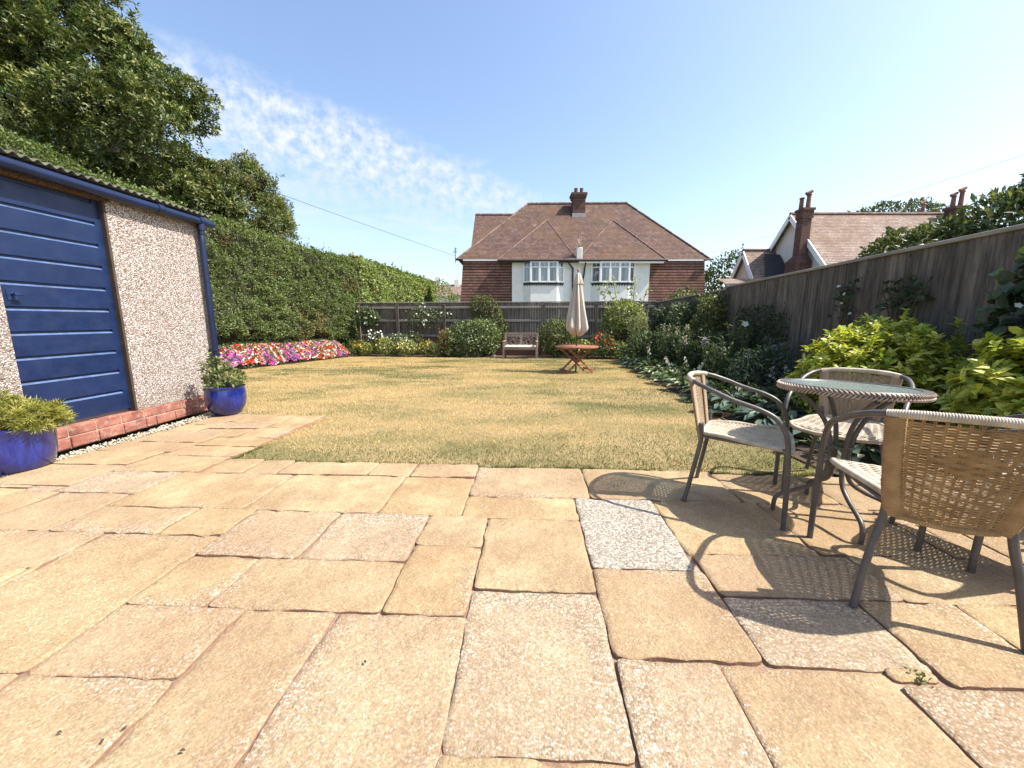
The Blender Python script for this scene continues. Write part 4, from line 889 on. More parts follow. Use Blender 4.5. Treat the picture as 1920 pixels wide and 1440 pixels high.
golden(3.66,2.42,[(-.02,.1,.46,.48,.46,.46),(.12,-.35,.56,.48,.52,.46),(-.26,-.15,.30,.38,.42,.34)],1700,'yellow green shrub with larger leaves at the right edge, behind the near chair',.085)
# filler foliage low in the shade
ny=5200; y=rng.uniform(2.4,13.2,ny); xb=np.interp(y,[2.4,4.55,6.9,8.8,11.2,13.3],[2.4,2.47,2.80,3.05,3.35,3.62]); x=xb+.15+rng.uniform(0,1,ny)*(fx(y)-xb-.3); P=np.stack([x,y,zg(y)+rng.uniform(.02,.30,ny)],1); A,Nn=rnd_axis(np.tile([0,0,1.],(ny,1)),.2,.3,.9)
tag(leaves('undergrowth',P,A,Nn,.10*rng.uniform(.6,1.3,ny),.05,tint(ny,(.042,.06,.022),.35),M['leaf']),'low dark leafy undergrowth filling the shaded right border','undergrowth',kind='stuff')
# far side of the near patio: low planting right of the paving
shrub('low_shrub','dark leafy low shrub beyond the right edge of the paving','shrub',(3.15,1.5,0),[(0,0,.25,.42,.6,.32),(.2,-.8,.3,.5,.6,.4)],1500,.10,.055,(.07,.10,.035),r=.006)
# climbers on the side fence
def climber(name,label,y0,y1,z0,z1,n_,L,W,c,depth=.25,alt=None,altp=.2,mat='leaf',flw=None,lump=.5,thin=0.):
    ym=(y0+y1)/2; t=tag(empty(name,(fx(ym)-.06,ym,bz(0,ym))),label,'climber')
    y=rng.uniform(y0,y1,n_*3); z=rng.uniform(z0,z1,n_*3); f=fbm(np.stack([y*1.6,z*1.6,y*0+y0],1),3); e=np.minimum(np.minimum((y-y0),(y1-y))/(.3*(y1-y0)),1)*np.minimum(np.minimum((z1-z)/(.3*(z1-z0)),(z-z0)/(.15*(z1-z0))+.5),1)
    k=np.where(f*e>.20+thin)[0][:n_]; y,z,f=y[k],z[k],f[k]; m_=len(k)
    P=np.stack([fx(y)-.05-rng.uniform(0,1,m_)*depth*(f*1.6),y,z],1)-np.array(t.location); Nr=unit(np.tile([-1,-.2,.35],(m_,1))+rng.normal(0,.2,(m_,3)))
    A,Nn=rnd_axis(Nr,.4,.1,.8); leaves('foliage',P,A,Nn,L*rng.uniform(.6,1.25,m_),W*rng.uniform(.7,1.2,m_),tint(m_,c,.3,alt,altp if alt is not None else 0),M[mat],t,round_=L>.11)
    mb=MB()
    for q in range(7):
        ya=random.uniform(y0+.1,y1-.1); mb.tube(smoothpath([((fx(ym)-.1)-t.location.x,ym-t.location.y+random.uniform(-.1,.1),0),(fx(ya)-.09-t.location.x,(ym+ya)/2-t.location.y,(z0+z1)*.4-t.location.z),(fx(ya)-.08-t.location.x,ya-t.location.y,z1*.9-t.location.z)],4),.008,5,False)
    mb.build('stem',M['twig'],t)
    if flw is not None:
        i=rng.integers(0,m_,flw[0]); flowers(t,P[i]+np.array([-.06,-.03,.02]),tint(flw[0],flw[1],.08),flw[2],up=(-.6,-.5,.4))
climber('climbing_shrub','dark climber with large leaves on the fence at the right edge',2.25,3.2,.55,1.72,900,.12,.08,(.06,.09,.05),.32,None,0,'leaf_gloss',(4,(.8,.8,.8),.07))
climber('climbing_rose','sparse dark climbing rose sprays with one pale bloom on the tall fence',3.7,4.7,1.15,1.62,90,.09,.055,(.06,.075,.035),.12,None,0,'leaf',(1,(.6,.5,.3),.045),thin=.1)
climber('climbing_rose','thin rose spray with small white blooms nearer the fence seam',4.75,5.3,1.05,1.62,70,.08,.05,(.07,.085,.045),.12,None,0,'leaf',(4,(.7,.7,.68),.045),thin=.08)
climber('climber','faint wispy climber low on the fence left of the seam',6.0,8.3,.1,1.45,1500,.075,.042,(.05,.068,.03),.28)
climber('climbing_shrub','bright topped bushy climber reaching the fence top at its step',8.3,9.9,.0,1.93,1900,.11,.05,(.09,.112,.032),.75,(.24,.25,.07),.2)
climber('climbing_shrub','dark leafy climber on the lower fence, second from the corner',10.1,12.1,-.2,1.72,1900,.12,.055,(.056,.08,.03),.6,(.15,.18,.07),.12)
climber('climbing_shrub','shaded climber with pale flecks nearest the fence corner',12.4,14.6,-.25,1.72,1700,.12,.055,(.06,.076,.036),.5,(.2,.22,.11),.14)
# ------------------------------------------------------------------ back border
def bb(px,Y): return (px-960)/731.*Y
YB=15.3
shrub('round_shrub','big rounded green shrub left of the bench','shrub',(-1.5,15.35,bz(0,15)),[(0,0,.55,1.0,.75,.85),(.35,-.1,.75,.7,.6,.68),(-.75,.0,.42,.65,.6,.6)],4600,.10,.06,(.115,.15,.055),alt=(.24,.27,.12),altp=.16,sprigs=10,mat='leaf_gloss')
shrub('round_shrub','rounded shrub with yellow tips right of the bench','shrub',(1.78,14.95,bz(0,15)),[(0,0,.7,.72,.6,.78),(.45,0,.5,.45,.5,.62)],3200,.10,.05,(.085,.11,.035),alt=(.32,.30,.06),altp=.10,sprigs=6)
shrub('pyracantha','wild topped dark shrub rising above the back fence','shrub',(-1.0,16.0,-.37),[(0,0,1.75,.62,.4,.65),(.3,-.05,1.2,.5,.4,.6),(-.3,0,2.0,.4,.35,.42)],2600,.09,.042,(.085,.105,.035),alt=(.2,.19,.05),altp=.2,sprigs=26)
shrub('orange_leaved_shrub','reddish orange tinged shrub at the left of the rounded shrub','shrub',(-2.55,15.3,bz(0,15)),[(0,0,.5,.4,.35,.5)],700,.09,.035,(.18,.13,.05),alt=(.36,.16,.04),altp=.3,sprigs=4)
t=shrub('apple_tree','light leaved young tree with shoots above the back fence','tree',(4.15,14.55,bz(0,14.5)),[(0,0,1.55,.75,.5,.62),(-.35,0,1.2,.45,.4,.45),(.45,0,1.35,.4,.4,.45)],1900,.12,.075,(.20,.235,.07),alt=(.34,.34,.14),altp=.3,sprigs=0,stems=8,r=.022)
P=[];Nr=[];mb=MB()
for bx_,by_,bz_,tx,tz in ((-.1,0,1.9,-.75,2.75),(-.3,0,1.8,-.95,2.55),(.25,.1,1.9,.42,2.95),(.1,0,1.9,.2,2.5),(.4,0,1.8,.85,2.55),(-.2,0,1.9,-.45,2.95)):
    a=Vector((bx_,by_,bz_-.6)); b=Vector((tx,by_,tz)); mb.tube([a,a.lerp(b,.5)+Vector((.03,0,.05)),b],[.014,.01,.004],5,False)
    for k in range(34):
        f=random.uniform(.35,1.03); p=a.lerp(b,f); P.append((p.x+random.gauss(0,.07),p.y+random.gauss(0,.07),p.z+random.gauss(0,.04))); Nr.append((random.gauss(0,.6),random.gauss(-.2,.6),.5))
mb.build('shoot',M['twig'],t); P=np.array(P); A,Nn=rnd_axis(unit(np.array(Nr))); leaves('shoot_leaves',P,A,Nn,.12,.075,tint(len(P),(.24,.27,.08),.25,(.40,.38,.18),.3),M['leaf'],t,round_=True)
def bedplant(name,x,y,h,r,n_,lc,fl,label,fs=.06,zf=.8):
    z=bz(x,y); t=tag(empty(name,(x,y,z)),label,'plant'); P,Nr=blob_points([(0,0,h*.45,r,r*.8,h*.5)],n_,.25,.4,4.,.3,zmin=.0); A,Nn=rnd_axis(Nr,.4,.5,.6); leaves('foliage',P,A,Nn,.10*rng.uniform(.6,1.2,n_),.035,tint(n_,lc,.3),M['leaf'],t)
    tips=[(random.uniform(-.6,.6)*r,random.uniform(-.5,.5)*r,h*random.uniform(.5,.9)) for _ in range(6)]; limbs((0,0,-.02),tips,.01,.004,M['stalk'],'stem',t,5)
    if fl is not None:
        k,fc=fl; a=rng.uniform(0,6.28,k); q=rng.uniform(0,1,k)**.5; P=np.stack([np.cos(a)*q*r*1.02,-.15*r+np.sin(a)*q*r*.8,h*zf+(1-q**2)*h*(1-zf)+rng.uniform(-.35,.10,k)*h],1); flowers(t,P,tint(k,fc,.12),fs,up=(.3,-.6,.6),jit=.5)
    return t
for px_,Y,h,r,n_,lc,fl,lab,fs,zf in (
 (668,15.6,.62,.34,600,(.12,.15,.04),(24,(.60,.25,.04)),'orange flowered plant at the hedge end of the back border',.06,.7),
 (648,16.4,.9,.45,700,(.07,.10,.035),None,'dark leafy plant in the corner under the hedge',.06,.8),
 (682,15.55,.5,.32,600,(.16,.18,.05),(40,(.72,.60,.10)),'low yellow flowered plant beside the orange flowers',.06,.7),
 (702,16.0,1.02,.34,650,(.075,.10,.035),(26,(.74,.74,.70)),'tall plant topped with white phlox heads in the back border',.085,.88),
 (722,15.5,.72,.42,800,(.20,.22,.07),(40,(.62,.58,.22)),'yellow green mound left of the white spires',.07,.55),
 (742,15.7,.95,.36,650,(.11,.14,.05),(20,(.66,.66,.58)),'plant with white flower spires near the second fence post',.07,.8),
 (762,15.3,.62,.42,800,(.20,.22,.07),(44,(.66,.60,.24)),'pale yellow flowering mound in the middle of the back border',.07,.6),
 (772,16.1,1.0,.5,800,(.10,.13,.04),(24,(.70,.72,.62)),'tall green plant behind the yellow mounds',.06,.8),
 (800,15.2,.60,.40,700,(.15,.17,.06),(46,(.68,.47,.06)),'golden yellow flowers in front of the brick wall',.065,.6),
 (818,15.1,.52,.34,650,(.13,.16,.06),(30,(.60,.33,.10)),'low orange yellow flowers nearest the rounded shrub',.065,.6),
 (838,15.3,.85,.36,600,(.15,.14,.07),(16,(.70,.55,.35)),'rusty leaved plant just left of the rounded shrub',.06,.8),
 (1102,14.2,.66,.42,800,(.17,.20,.06),(60,(.80,.76,.30)),'yellow flowered clump behind the round wooden table',.06,.6),
 (1132,14.05,.98,.42,800,(.10,.14,.04),(34,(.75,.06,.05)),'red rose bush right of the parasol',.09,.65),
 (1160,14.0,.62,.40,800,(.15,.18,.06),(20,(.75,.74,.50)),'low pale green clump at the corner right of the red roses',.055,.6)):
    bedplant('flowering_plant',bb(px_,Y),Y,h,r,n_,lc,fl,lab,fs,zf)
def fence_rose(px_,Y,z0,z1,w_,n_,nf,label):
    x=bb(px_,Y); t=tag(empty('climbing_rose',(x,Y,-.37)),label,'climber'); P,Nr=blob_points([(0,0,(z0+z1)/2+.37,w_,.16,(z1-z0)/2)],n_*2,.3,.6,2.5,.4); n_*=2; A,Nn=rnd_axis(Nr); leaves('foliage',P,A,Nn,.09,.055,tint(n_,(.11,.14,.06),.3),M['leaf'],t)
    i=rng.integers(0,n_,nf); flowers(t,P[i]+np.array([0,-.1,.03]),tint(nf,(.80,.78,.74),.06),.085,up=(.3,-.8,.4)); limbs((0,.02,0),[(random.uniform(-.7,.7)*w_,0,random.uniform(z0,z1)+.3) for _ in range(5)],.014,.005,M['twig'],'stem',t,5)
fence_rose(690,16.35,.75,1.65,.62,620,22,'white climbing rose where the hedge meets the back fence')
fence_rose(795,16.2,.75,1.75,1.05,260,18,'sparse white climbing rose spread on the back fence between two posts')
# shrubs and trees beyond the fences
def far_bush(name,x,y,z,blobs,n_,L,W,c,label,alt=None,mat='leaf_gloss',sp=14,cat='shrub',st=4):
    return shrub(name,label,cat,(x,y,z),blobs,n_,L,W,c,mat,alt=alt,altp=.2,sprigs=sp,stems=st,r=.03,shell=.18,lump=.3,freq=1.4)
far_bush('garden_bush',8.1,18.2,-.4,[(0,0,1.9,1.0,.8,.95),(-.6,0,1.2,.8,.8,.9),(.7,0,1.7,.7,.7,.9)],2600,.16,.09,(.075,.10,.03),'dark bush with sunlit yellow top over the fence corner',(.24,.24,.06))
far_bush('garden_bush',5.4,5.4,-.1,[(0,0,1.75,.56,.6,.62),(-.05,.45,1.55,.45,.5,.45),(.4,-.4,1.7,.45,.5,.6)],9500,.075,.045,(.10,.125,.04),'rounded green bush showing over the tall side fence',(.19,.2,.07))
far_bush('bay_tree',5.62,4.6,-.1,[(0,0,1.95,.5,.5,.66),(.5,-.2,2.2,.6,.55,.75),(-.32,.3,1.75,.4,.45,.6)],7500,.10,.042,(.085,.11,.04),'loose leafed taller tree over the fence at the right edge',(.20,.21,.09),cat='tree')
far_bush('garden_tree',18.6,34.,-.4,[(0,0,4.6,1.9,1.6,2.6),(-1.5,0,3.6,1.3,1.4,2.),(1.4,0,5.4,1.0,1.,1.6)],3200,.30,.16,(.065,.095,.035),'dark green tree in the gap between the two houses',(.13,.15,.06),cat='tree')
far_bush('garden_bush',12.4,20.,-.4,[(0,0,2.6,.62,.6,.95),(.5,0,2.3,.5,.5,.7)],900,.16,.08,(.15,.12,.05),'brownish small tree before the cream gable',(.24,.19,.08),cat='tree')
far_bush('garden_tree',42.,46.,-.4,[(0,0,12.6,2.6,2.,1.9),(3.4,0,12.9,1.8,2.,1.9),(6.2,0,12.4,1.6,1.6,1.8),(-3.5,0,11.8,1.6,1.6,1.5)],2600,.45,.24,(.085,.11,.05),'distant treetops showing over the pale tiled ridge',(.16,.18,.09),cat='tree')
# ------------------------------------------------------------------ neighbouring houses
def wb(mb,name,mat,par,smooth=False):
    l=par.location
    mb.v=[(p[0]-l.x,p[1]-l.y,p[2]-l.z) for p in mb.v]; return mb.build(name,mat,par,smooth)
H=tag(empty('house',(4.5,25,-.4)),'semi detached house with red hipped tile roof and two white bay windows','house')
mb=MB(); yb=24.985
V_=[(-3.05,25,4.9),(12.05,25,4.9),(12.05,34.2,4.9),(-3.05,34.2,4.9),(-3.28,yb,2.3),(12.25,yb,2.3),(12.25,34.3,2.3),(-3.28,34.3,2.3),(-3.28,yb,-.5),(12.25,yb,-.5),(12.25,34.3,-.5),(-3.28,34.3,-.5)]
mb.add(V_,[[4,5,1,0],[5,6,2,1],[6,7,3,2],[7,4,0,3],[8,9,5,4],[9,10,6,5],[10,11,7,6],[11,8,4,7]]); wb(mb,'tile_hung_wall',M['tilehung'],H)
mb=MB(); mb.box(0.0,8.62,24.90,25.02,2.2,4.72); mb.box(-.10,8.66,24.84,24.98,-.5,2.2); wb(mb,'rendered_wall',M['white'],H)
mb=MB(); F_=4.5/4.54
e=[(-3.4,24.96,4.86),(12.35,24.96,4.86),(12.35,34.3,4.86),(-3.4,34.3,4.86)]; r0,r1=(1.155,29.5,9.36),(8.27,29.5,9.40)
mb.add(e+[r0,r1]+[(p[0],p[1],4.80) for p in e],[[0,1,5,4],[1,2,5],[2,3,4,5],[3,0,4],[6,7,1,0],[7,8,2,1],[8,9,3,2],[9,6,0,3],[9,8,7,6]])
def front_hip(bl,br,ax):
    A=(ax,27.7,4.76+(27.7-24.62)*F_); A2=(ax,24.96+(A[2]-4.86)/F_+.02,A[2]); BL,BR=(bl,24.62,4.76),(br,24.62,4.76); BL2,BR2=(bl,24.98,4.86),(br,24.98,4.86)
    mb.add([BL,BR,A,A2,BL2,BR2,(bl,24.62,4.70),(br,24.62,4.70),(bl,24.98,4.70),(br,24.98,4.70)],[[0,1,2],[0,2,3,4],[1,5,3,2],[6,7,1,0],[6,0,4,8],[7,9,5,1],[6,8,9,7]]); return BL,BR,A
h1=front_hip(-.85,4.02,2.38); h2=front_hip(4.04,9.52,6.86); 
# left rear wing roof
mb.add([(-2.8,26.2,4.87),(2.,26.2,4.87),(2.,31.,9.0),(-2.8,31.,9.0),(-2.8,35.4,4.9),(2,35.4,4.9)],[[0,1,2,3],[3,2,5,4],[0,3,4]])
wb(mb,'roof',M['tiles'],H)
for a,b_,r in ((h1[0],h1[2],.05),(h1[1],h1[2],.03),(h2[0],h2[2],.03),(h2[1],h2[2],.05),(e[0],r0,.07),(e[1],r1,.07),(r0,r1,.10),((-2.8,31,9.0),(.9,31,9.0),.10)):
    mb=MB(); a,b_=Vector(a),Vector(b_); n=max(2,int((b_-a).length/.33)); 
    for k in range(n): mb.tube([a.lerp(b_,k/n)+Vector((0,0,random.uniform(-.012,.012))),a.lerp(b_,(k+1.06)/n)+Vector((0,0,.01))],[r,r*1.08],8)
    wb(mb,'ridge_tiles',M['hip'],H,True)
mb=MB(); mb.box(4.23,5.10,28.35,29.15,7.9,9.46); mb.box(4.16,5.16,28.29,29.21,9.46,9.62); mb.box(4.10,5.20,28.24,29.26,9.62,9.78); ch=wb(mb,'chimney',M['brick_stack'],H)
for x in (4.47,4.86):
    mb=MB(); mb.lathe([(.13,0),(.125,.3),(.14,.33),(.14,.37),(.10,.37),(.10,.1)],14,(x-4.5,28.7-25,9.78+.4)); mb.build('chimney_pot',M['potclay'],ch,True)
mb=MB(); mb.box(4.19,5.14,28.27,28.35,8.02,8.42); wb(mb,'flashing',M['lead'],H)
mb=MB(); mb.tube([(-.9,24.57,4.70),(9.58,24.57,4.74)],.07,10); mb.box(-.85,4.1,24.60,24.64,4.58,4.76); mb.tube([(-3.5,24.9,4.80),(-3.05,24.9,4.8)],.06,8); mb.tube([(12.0,24.9,4.8),(12.55,24.9,4.82)],.06,8); wb(mb,'gutter',M['blackp'],H)
mb=MB(); mb.box(4.15,9.35,24.60,24.635,4.55,4.68); mb.box(-.85,9.5,24.66,24.97,4.66,4.695); mb.box(-3.1,-.9,24.93,24.99,4.74,4.82); mb.box(9.55,12.1,24.93,24.99,4.74,4.82); wb(mb,'soffit',M['whitegloss'],H)
for pts in ([(3.48,24.6,4.66),(3.55,24.65,4.5),(3.78,24.8,4.25),(3.80,24.84,3.9),(3.80,24.75,2.2),(3.8,24.72,-.4)],[(4.55,24.6,4.6),(4.52,24.75,4.3),(4.5,24.84,3.9),(4.38,24.82,3.2),(4.38,24.75,2.2),(4.38,24.72,-.4)]):
    mb=MB(); mb.tube(smoothpath(pts,4),.05,8); wb(mb,'downpipe',M['blackp'],H,True)
def bay(x0,xa,xb,x1,openl):
    yf,ys=24.60,24.895; z0,z1,zt,zs=3.42,4.64,4.32,3.30
    # solid below
    mb=MB(); P2=[(x0,ys),(xa,yf+.04),(xb,yf+.04),(x1,ys)]; 
    mb.add([(x,y,zs) for x,y in P2]+[(x,y,-.4) for x,y in P2],[[0,4,5,1],[1,5,6,2],[2,6,7,3],[0,1,2,3]]); wb(mb,'bay_panel',M['white'],H)
    mb=MB(); mb.add([(x,y-.04,zs+.10) for x,y in P2]+[(x,y-.04,zs) for x,y in P2],[[0,4,5,1],[1,5,6,2],[2,6,7,3],[0,1,2,3]]); 
    n=11
    for k in range(n):
        a=xa+(xb-xa)*k/n; b_=xa+(xb-xa)*(k+1)/n; mb.add([(a,yf+.01,zs),(b_,yf+.01,zs),((a+b_)/2,yf+.01,zs-.12),(a,yf+.05,zs),(b_,yf+.05,zs),((a+b_)/2,yf+.05,zs-.12)],[[0,2,1],[3,4,5],[0,3,5,2],[1,2,5,4]])
    for (p,q) in ((P2[0],P2[1]),(P2[2],P2[3])):
        for k in range(3):
            a=Vector((*p,0)).lerp(Vector((*q,0)),k/3); b_=Vector((*p,0)).lerp(Vector((*q,0)),(k+1)/3); m_=(a+b_)/2
            mb.add([(a.x,a.y-.04,zs),(b_.x,b_.y-.04,zs),(m_.x,m_.y-.04,zs-.12)],[[0,2,1]])
    wb(mb,'scalloped_trim',M['blackp'],H)
    W=empty('bay_window',(0,0,0)); W.parent=H; fr=MB(); gl=MB(); cu=MB()
    segs=[(Vector((x0,ys,0)),Vector((xa,yf,0)),1),(Vector((xa,yf,0)),Vector((xb,yf,0)),3),(Vector((xb,yf,0)),Vector((x1,ys,0)),1)]
    for a,b_,n in segs:
        d=(b_-a); L=d.length; d.normalize(); nrm=Vector((d.y,-d.x,0))
        def bar_(s0,s1,za,zb,t=.08):
            p=a+d*s0; q=a+d*s1; fr.bar((p.x,p.y,(za+zb)/2),(q.x,q.y,(za+zb)/2),t,zb-za)
        bar_(0,L,z0-.02,z0+.07); bar_(0,L,z1-.05,z1+.03); bar_(0,L,zt-.03,zt+.03)
        for k in range(n+1):
            if n==1 and (k==1)==(a.x<(xa+xb)/2): continue      # the corner posts belong to the front lights
            s=L*k/n; p=a+d*s; fr.box(p.x-.05,p.x+.05,p.y-.046,p.y+.046,z0-.003,z1+.004)
        for k in range(n):
            s0,s1=L*k/n+.05,L*(k+1)/n-.05
            for za,zb in ((z0+.07,zt-.03),(zt+.03,z1-.05)):
                p=a+d*s0-nrm*.01; q=a+d*s1-nrm*.01; gl.add([(p.x,p.y,za),(q.x,q.y,za),(q.x,q.y,zb),(p.x,p.y,zb)],[[0,1,2,3]])
                if zb>zt: 
                    m_=(p+q)/2; fr.box(m_.x-.012,m_.x+.012,m_.y-.02,m_.y+.022,za-.004,zb+.004)
                else:  # sash rebate
                    for (ua,ub) in ((s0,s0+.03),(s1-.03,s1)):
                        pp=a+d*ua; qq=a+d*ub; fr.bar((pp.x,pp.y,(za+zb)/2),(qq.x,qq.y,(za+zb)/2),.06,zb-za)
        # gathered net curtains behind the glass
        m=40*n; 
        for k in range(m):
            s0,s1=L*k/m,L*(k+1)/m; o0=.075+.018*math.sin(k*1.9); o1=.075+.018*math.sin((k+1)*1.9); 
            if n==1 and .55<k/m<.75 : continue
            if n==3 and int(k/m*3)!=1 and .2<(k/m*3)%1<.55: continue
            p=a+d*s0-nrm*o0; q=a+d*s1-nrm*o1; cu.add([(p.x,p.y,z0),(q.x,q.y,z0),(q.x,q.y,z1),(p.x,p.y,z1)],[[0,1,2,3]])
    off=lambda m_:setattr(m_,'v',[(p[0]-4.5,p[1]-25,p[2]+.4) for p in m_.v])
    off(fr);off(gl);off(cu); fr.build('window_frame',M['whitegloss'],W); gl.build('window_pane',M['pane'],W); cu.build('curtain',M['curtain'],W)
    mb=MB(); mb.box(x0+.05,x1-.05,24.885,24.898,z0-.05,z1); mb.box(x0,x1,24.66,24.89,z1+.03,z1+.05); off(mb); mb.build('room_interior',M['room'],W)
bay(.72,1.16,2.80,3.24,0); bay(4.98,5.48,7.26,7.66,1)
mb=MB(); mb.box(3.98,4.34,24.68,25.0,4.7,5.50,None,.03); v_=wb(mb,'vent_stack',M['cream'],H)
mb=MB()
for k in range(14): a=random.uniform(0,6.28); mb.tube([(4.16,24.7,5.5),(4.16+.25*math.cos(a)*random.random(),24.7+.2*math.sin(a),5.5+random.uniform(.15,.75))],.012,4)
wb(mb,'dry_weed',M['canepale'],H)
mb=MB(); mb.tube([(-3.5,24.75,4.6),(-3.5,24.75,5.5)],.02,6); mb.tube([(-3.5,24.75,4.85),(-3.2,24.75,4.8)],.02,6)
for k in range(4): mb.tube([(-3.66+.04*k,24.75,5.2+.08*k),(-3.40,24.75,5.2+.08*k)],.012,4)
wb(mb,'aerial',M['blackp'],H)
# cream gabled house to the right
K=tag(empty('house',(21.5,24,-.4)),'cream rendered house with steep pale tiled gable roof beyond the side fence','house')
sl=1.06; zr=7.24; gx=16.72
mb=MB(); mb.add([(gx,24,zr-.12),(gx,20.2,zr-.12-3.8*sl),(gx,20.2,-.5),(gx,27.2,-.5),(gx,27.2,zr-.12-3.2*sl),(25.2,24,zr-.12),(25.2,20.2,zr-.12-3.8*sl),(25.2,20.2,-.5),(25.2,27.2,-.5),(25.2,27.2,zr-.12-3.2*sl)],[[0,4,3,2,1],[5,6,7,8,9],[1,2,7,6],[4,9,8,3]])
wb(mb,'wall',M['cream'],K)
mb=MB()
def slope(m_,x0,x1,yr,z_r,ye,th=.10,sl=1.06):
    ze=z_r-abs(ye-yr)*sl; nn=[(x0,yr,z_r),(x1,yr,z_r),(x1,ye,ze),(x0,ye,ze)]; m_.add(nn+[(p[0],p[1],p[2]-th) for p in nn],[[0,1,2,3] if ye>yr else [3,2,1,0],[4,5,6,7],[0,4,5,1],[1,5,6,2],[2,6,7,3],[3,7,4,0]])
slope(mb,16.42,25.4,24,zr,19.6); slope(mb,16.42,25.4,24,zr,26.6)
slope(mb,14.7,17.0,25.5,5.46,23.4,.1,1.42); slope(mb,14.7,17.0,25.5,5.46,27.4,.1,1.42)
mb.add([(12.6,22.6,2.95),(14.9,22.6,2.95),(14.9,24.4,3.6),(12.6,24.4,3.6),(12.6,22.6,2.8),(14.9,22.6,2.8)],[[0,1,2,3],[4,5,1,0]])
wb(mb,'roof',M['tiles2'],K)
mb=MB(); mb.add([(15.9,25.2,5.2),(15.2,23.6,3.1),(14.95,22.6,2.2),(16.65,22.4,2.2),(16.65,24.9,5.1)],[[0,1,2,3,4]]); wb(mb,'lower_roof',M['shaded_slope'],K)  # roof piece coloured dark to carry the slope's shade
mb=MB(); mb.tube([(16.4,24,zr+.02),(25.4,24,zr+.02)],.10,8); mb.tube([(14.7,25.5,5.48),(16.9,25.5,5.48)],.09,8); wb(mb,'ridge_tiles',M['hip'],K,True)
mb=MB()
for (yr,z_r,x,ends,s_) in ((24,zr-.05,16.39,(19.7,26.5),1.06),(25.5,5.4,14.67,(23.5,27.3),1.42)):
    for ye in ends: mb.bar((x,yr,z_r-.09),(x,ye,z_r-.09-abs(ye-yr)*s_),.05,.26,up=(0,0,1))
wb(mb,'bargeboard',M['whitegloss'],K)
mb=MB(); mb.add([(14.95,25.5,5.3),(14.95,23.6,5.3-1.9*1.42),(14.95,23.6,-.5),(14.95,27.2,-.5),(14.95,27.2,5.3-1.7*1.42)],[[0,4,3,2,1]]); mb.box(12.7,14.9,22.8,24.3,-.5,2.8); mb.add([(14.95,23.6,-.5),(16.7,23.6,-.5),(16.7,23.6,2.5),(14.95,23.6,2.5)],[[0,1,2,3]]); wb(mb,'wing_wall',M['cream'],K)
mb=MB(); mb.box(15.97,16.46,22.3,22.8,4.6,6.6); mb.box(15.92,16.51,22.25,22.85,6.6,7.02); mb.box(15.88,16.55,22.2,22.9,7.02,7.14); mb.box(15.78,16.6,22.15,23.05,-.5,4.35)
mb.add([(15.78,22.15,4.35),(16.6,22.15,4.35),(16.6,23.05,4.35),(15.78,23.05,4.35),(15.97,22.3,4.65),(16.46,22.3,4.65),(16.46,22.8,4.65),(15.97,22.8,4.65)],[[0,1,5,4],[1,2,6,5],[2,3,7,6],[3,0,4,7]])
c1=wb(mb,'chimney',M['brick_stack'],K)
def cpot(x,y,z,h,par,cowl=False):
    mb=MB(); mb.lathe([(.12,0),(.10,h*.9),(.13,h*.92),(.13,h),(.08,h),(.08,.1)],12,(x,y,z)); 
    if cowl: mb.tube([(x-.18,y,z+h+.02),(x+.14,y,z+h+.16)],.085,10)
    wbp=par.location; mb.v=[(p[0]-21.5,p[1]-24,p[2]+.4) for p in mb.v]; mb.build('chimney_pot',M['potclay'],par,True)
cpot(16.08,22.7,7.14,.62,c1); cpot(16.28,22.45,7.14,.74,c1,True)
mb=MB(); mb.box(25.25,25.85,23.2,23.8,4.5,7.35); mb.box(25.18,25.92,23.14,23.86,7.35,7.5); c2=wb(mb,'chimney',M['brick_stack'],K); cpot(25.4,23.55,7.5,.62,c2,True); cpot(25.68,23.4,7.5,.85,c2,True)
mb=MB(); mb.box(26.9,27.6,26.7,27.3,-.4,7.85); c3=wb(mb,'chimney',M['brick_stack'],K); cpot(27.2,27.,7.85,.8,c3,True)
# distant house left of the red one
D=tag(empty('house',(-11.5,70,-.4)),'tiny distant house roof with chimneys left of the red house','house')
mb=MB(); mb.box(-16,-7.2,68,73,-.4,5.2); wb(mb,'wall',M['cream'],D)
mb=MB(); mb.add([(-16,67.8,5.2),(-7,67.8,5.2),(-7,73.2,5.2),(-16,73.2,5.2),(-16,70.5,7.4),(-7,70.5,7.4)],[[0,1,5,4],[2,3,4,5],[1,2,5],[3,0,4]]); wb(mb,'roof',M['tiles2'],D)
mb=MB(); mb.box(-13.6,-12.7,70,71,6.5,8.6); wb(mb,'chimney',M['cream'],D); mb=MB(); mb.box(-10.2,-9.4,70,71,6.5,8.2); wb(mb,'chimney',M['cream'],D)
# overhead cables
def cable(a,b_,sag,label,r):
    a,b_=Vector(a),Vector(b_); t=a.copy(); mb=MB(); mb.tube([a.lerp(b_,k/24)-Vector((0,0,4*sag*(k/24)*(1-k/24)))-t for k in range(25)],r,6); o=mb.build('overhead_cable',M['cable']); o.location=t; tag(o,label,'cable')
cable((-3.5,24.75,5.0),(-16,4,7.25),.12,'overhead cable from the dark tree to the red house eave',.010)
cable((12.35,25,5.2),(13.,8.6,5.2),.05,'thin overhead cable rising over the cream house to the right',.004)
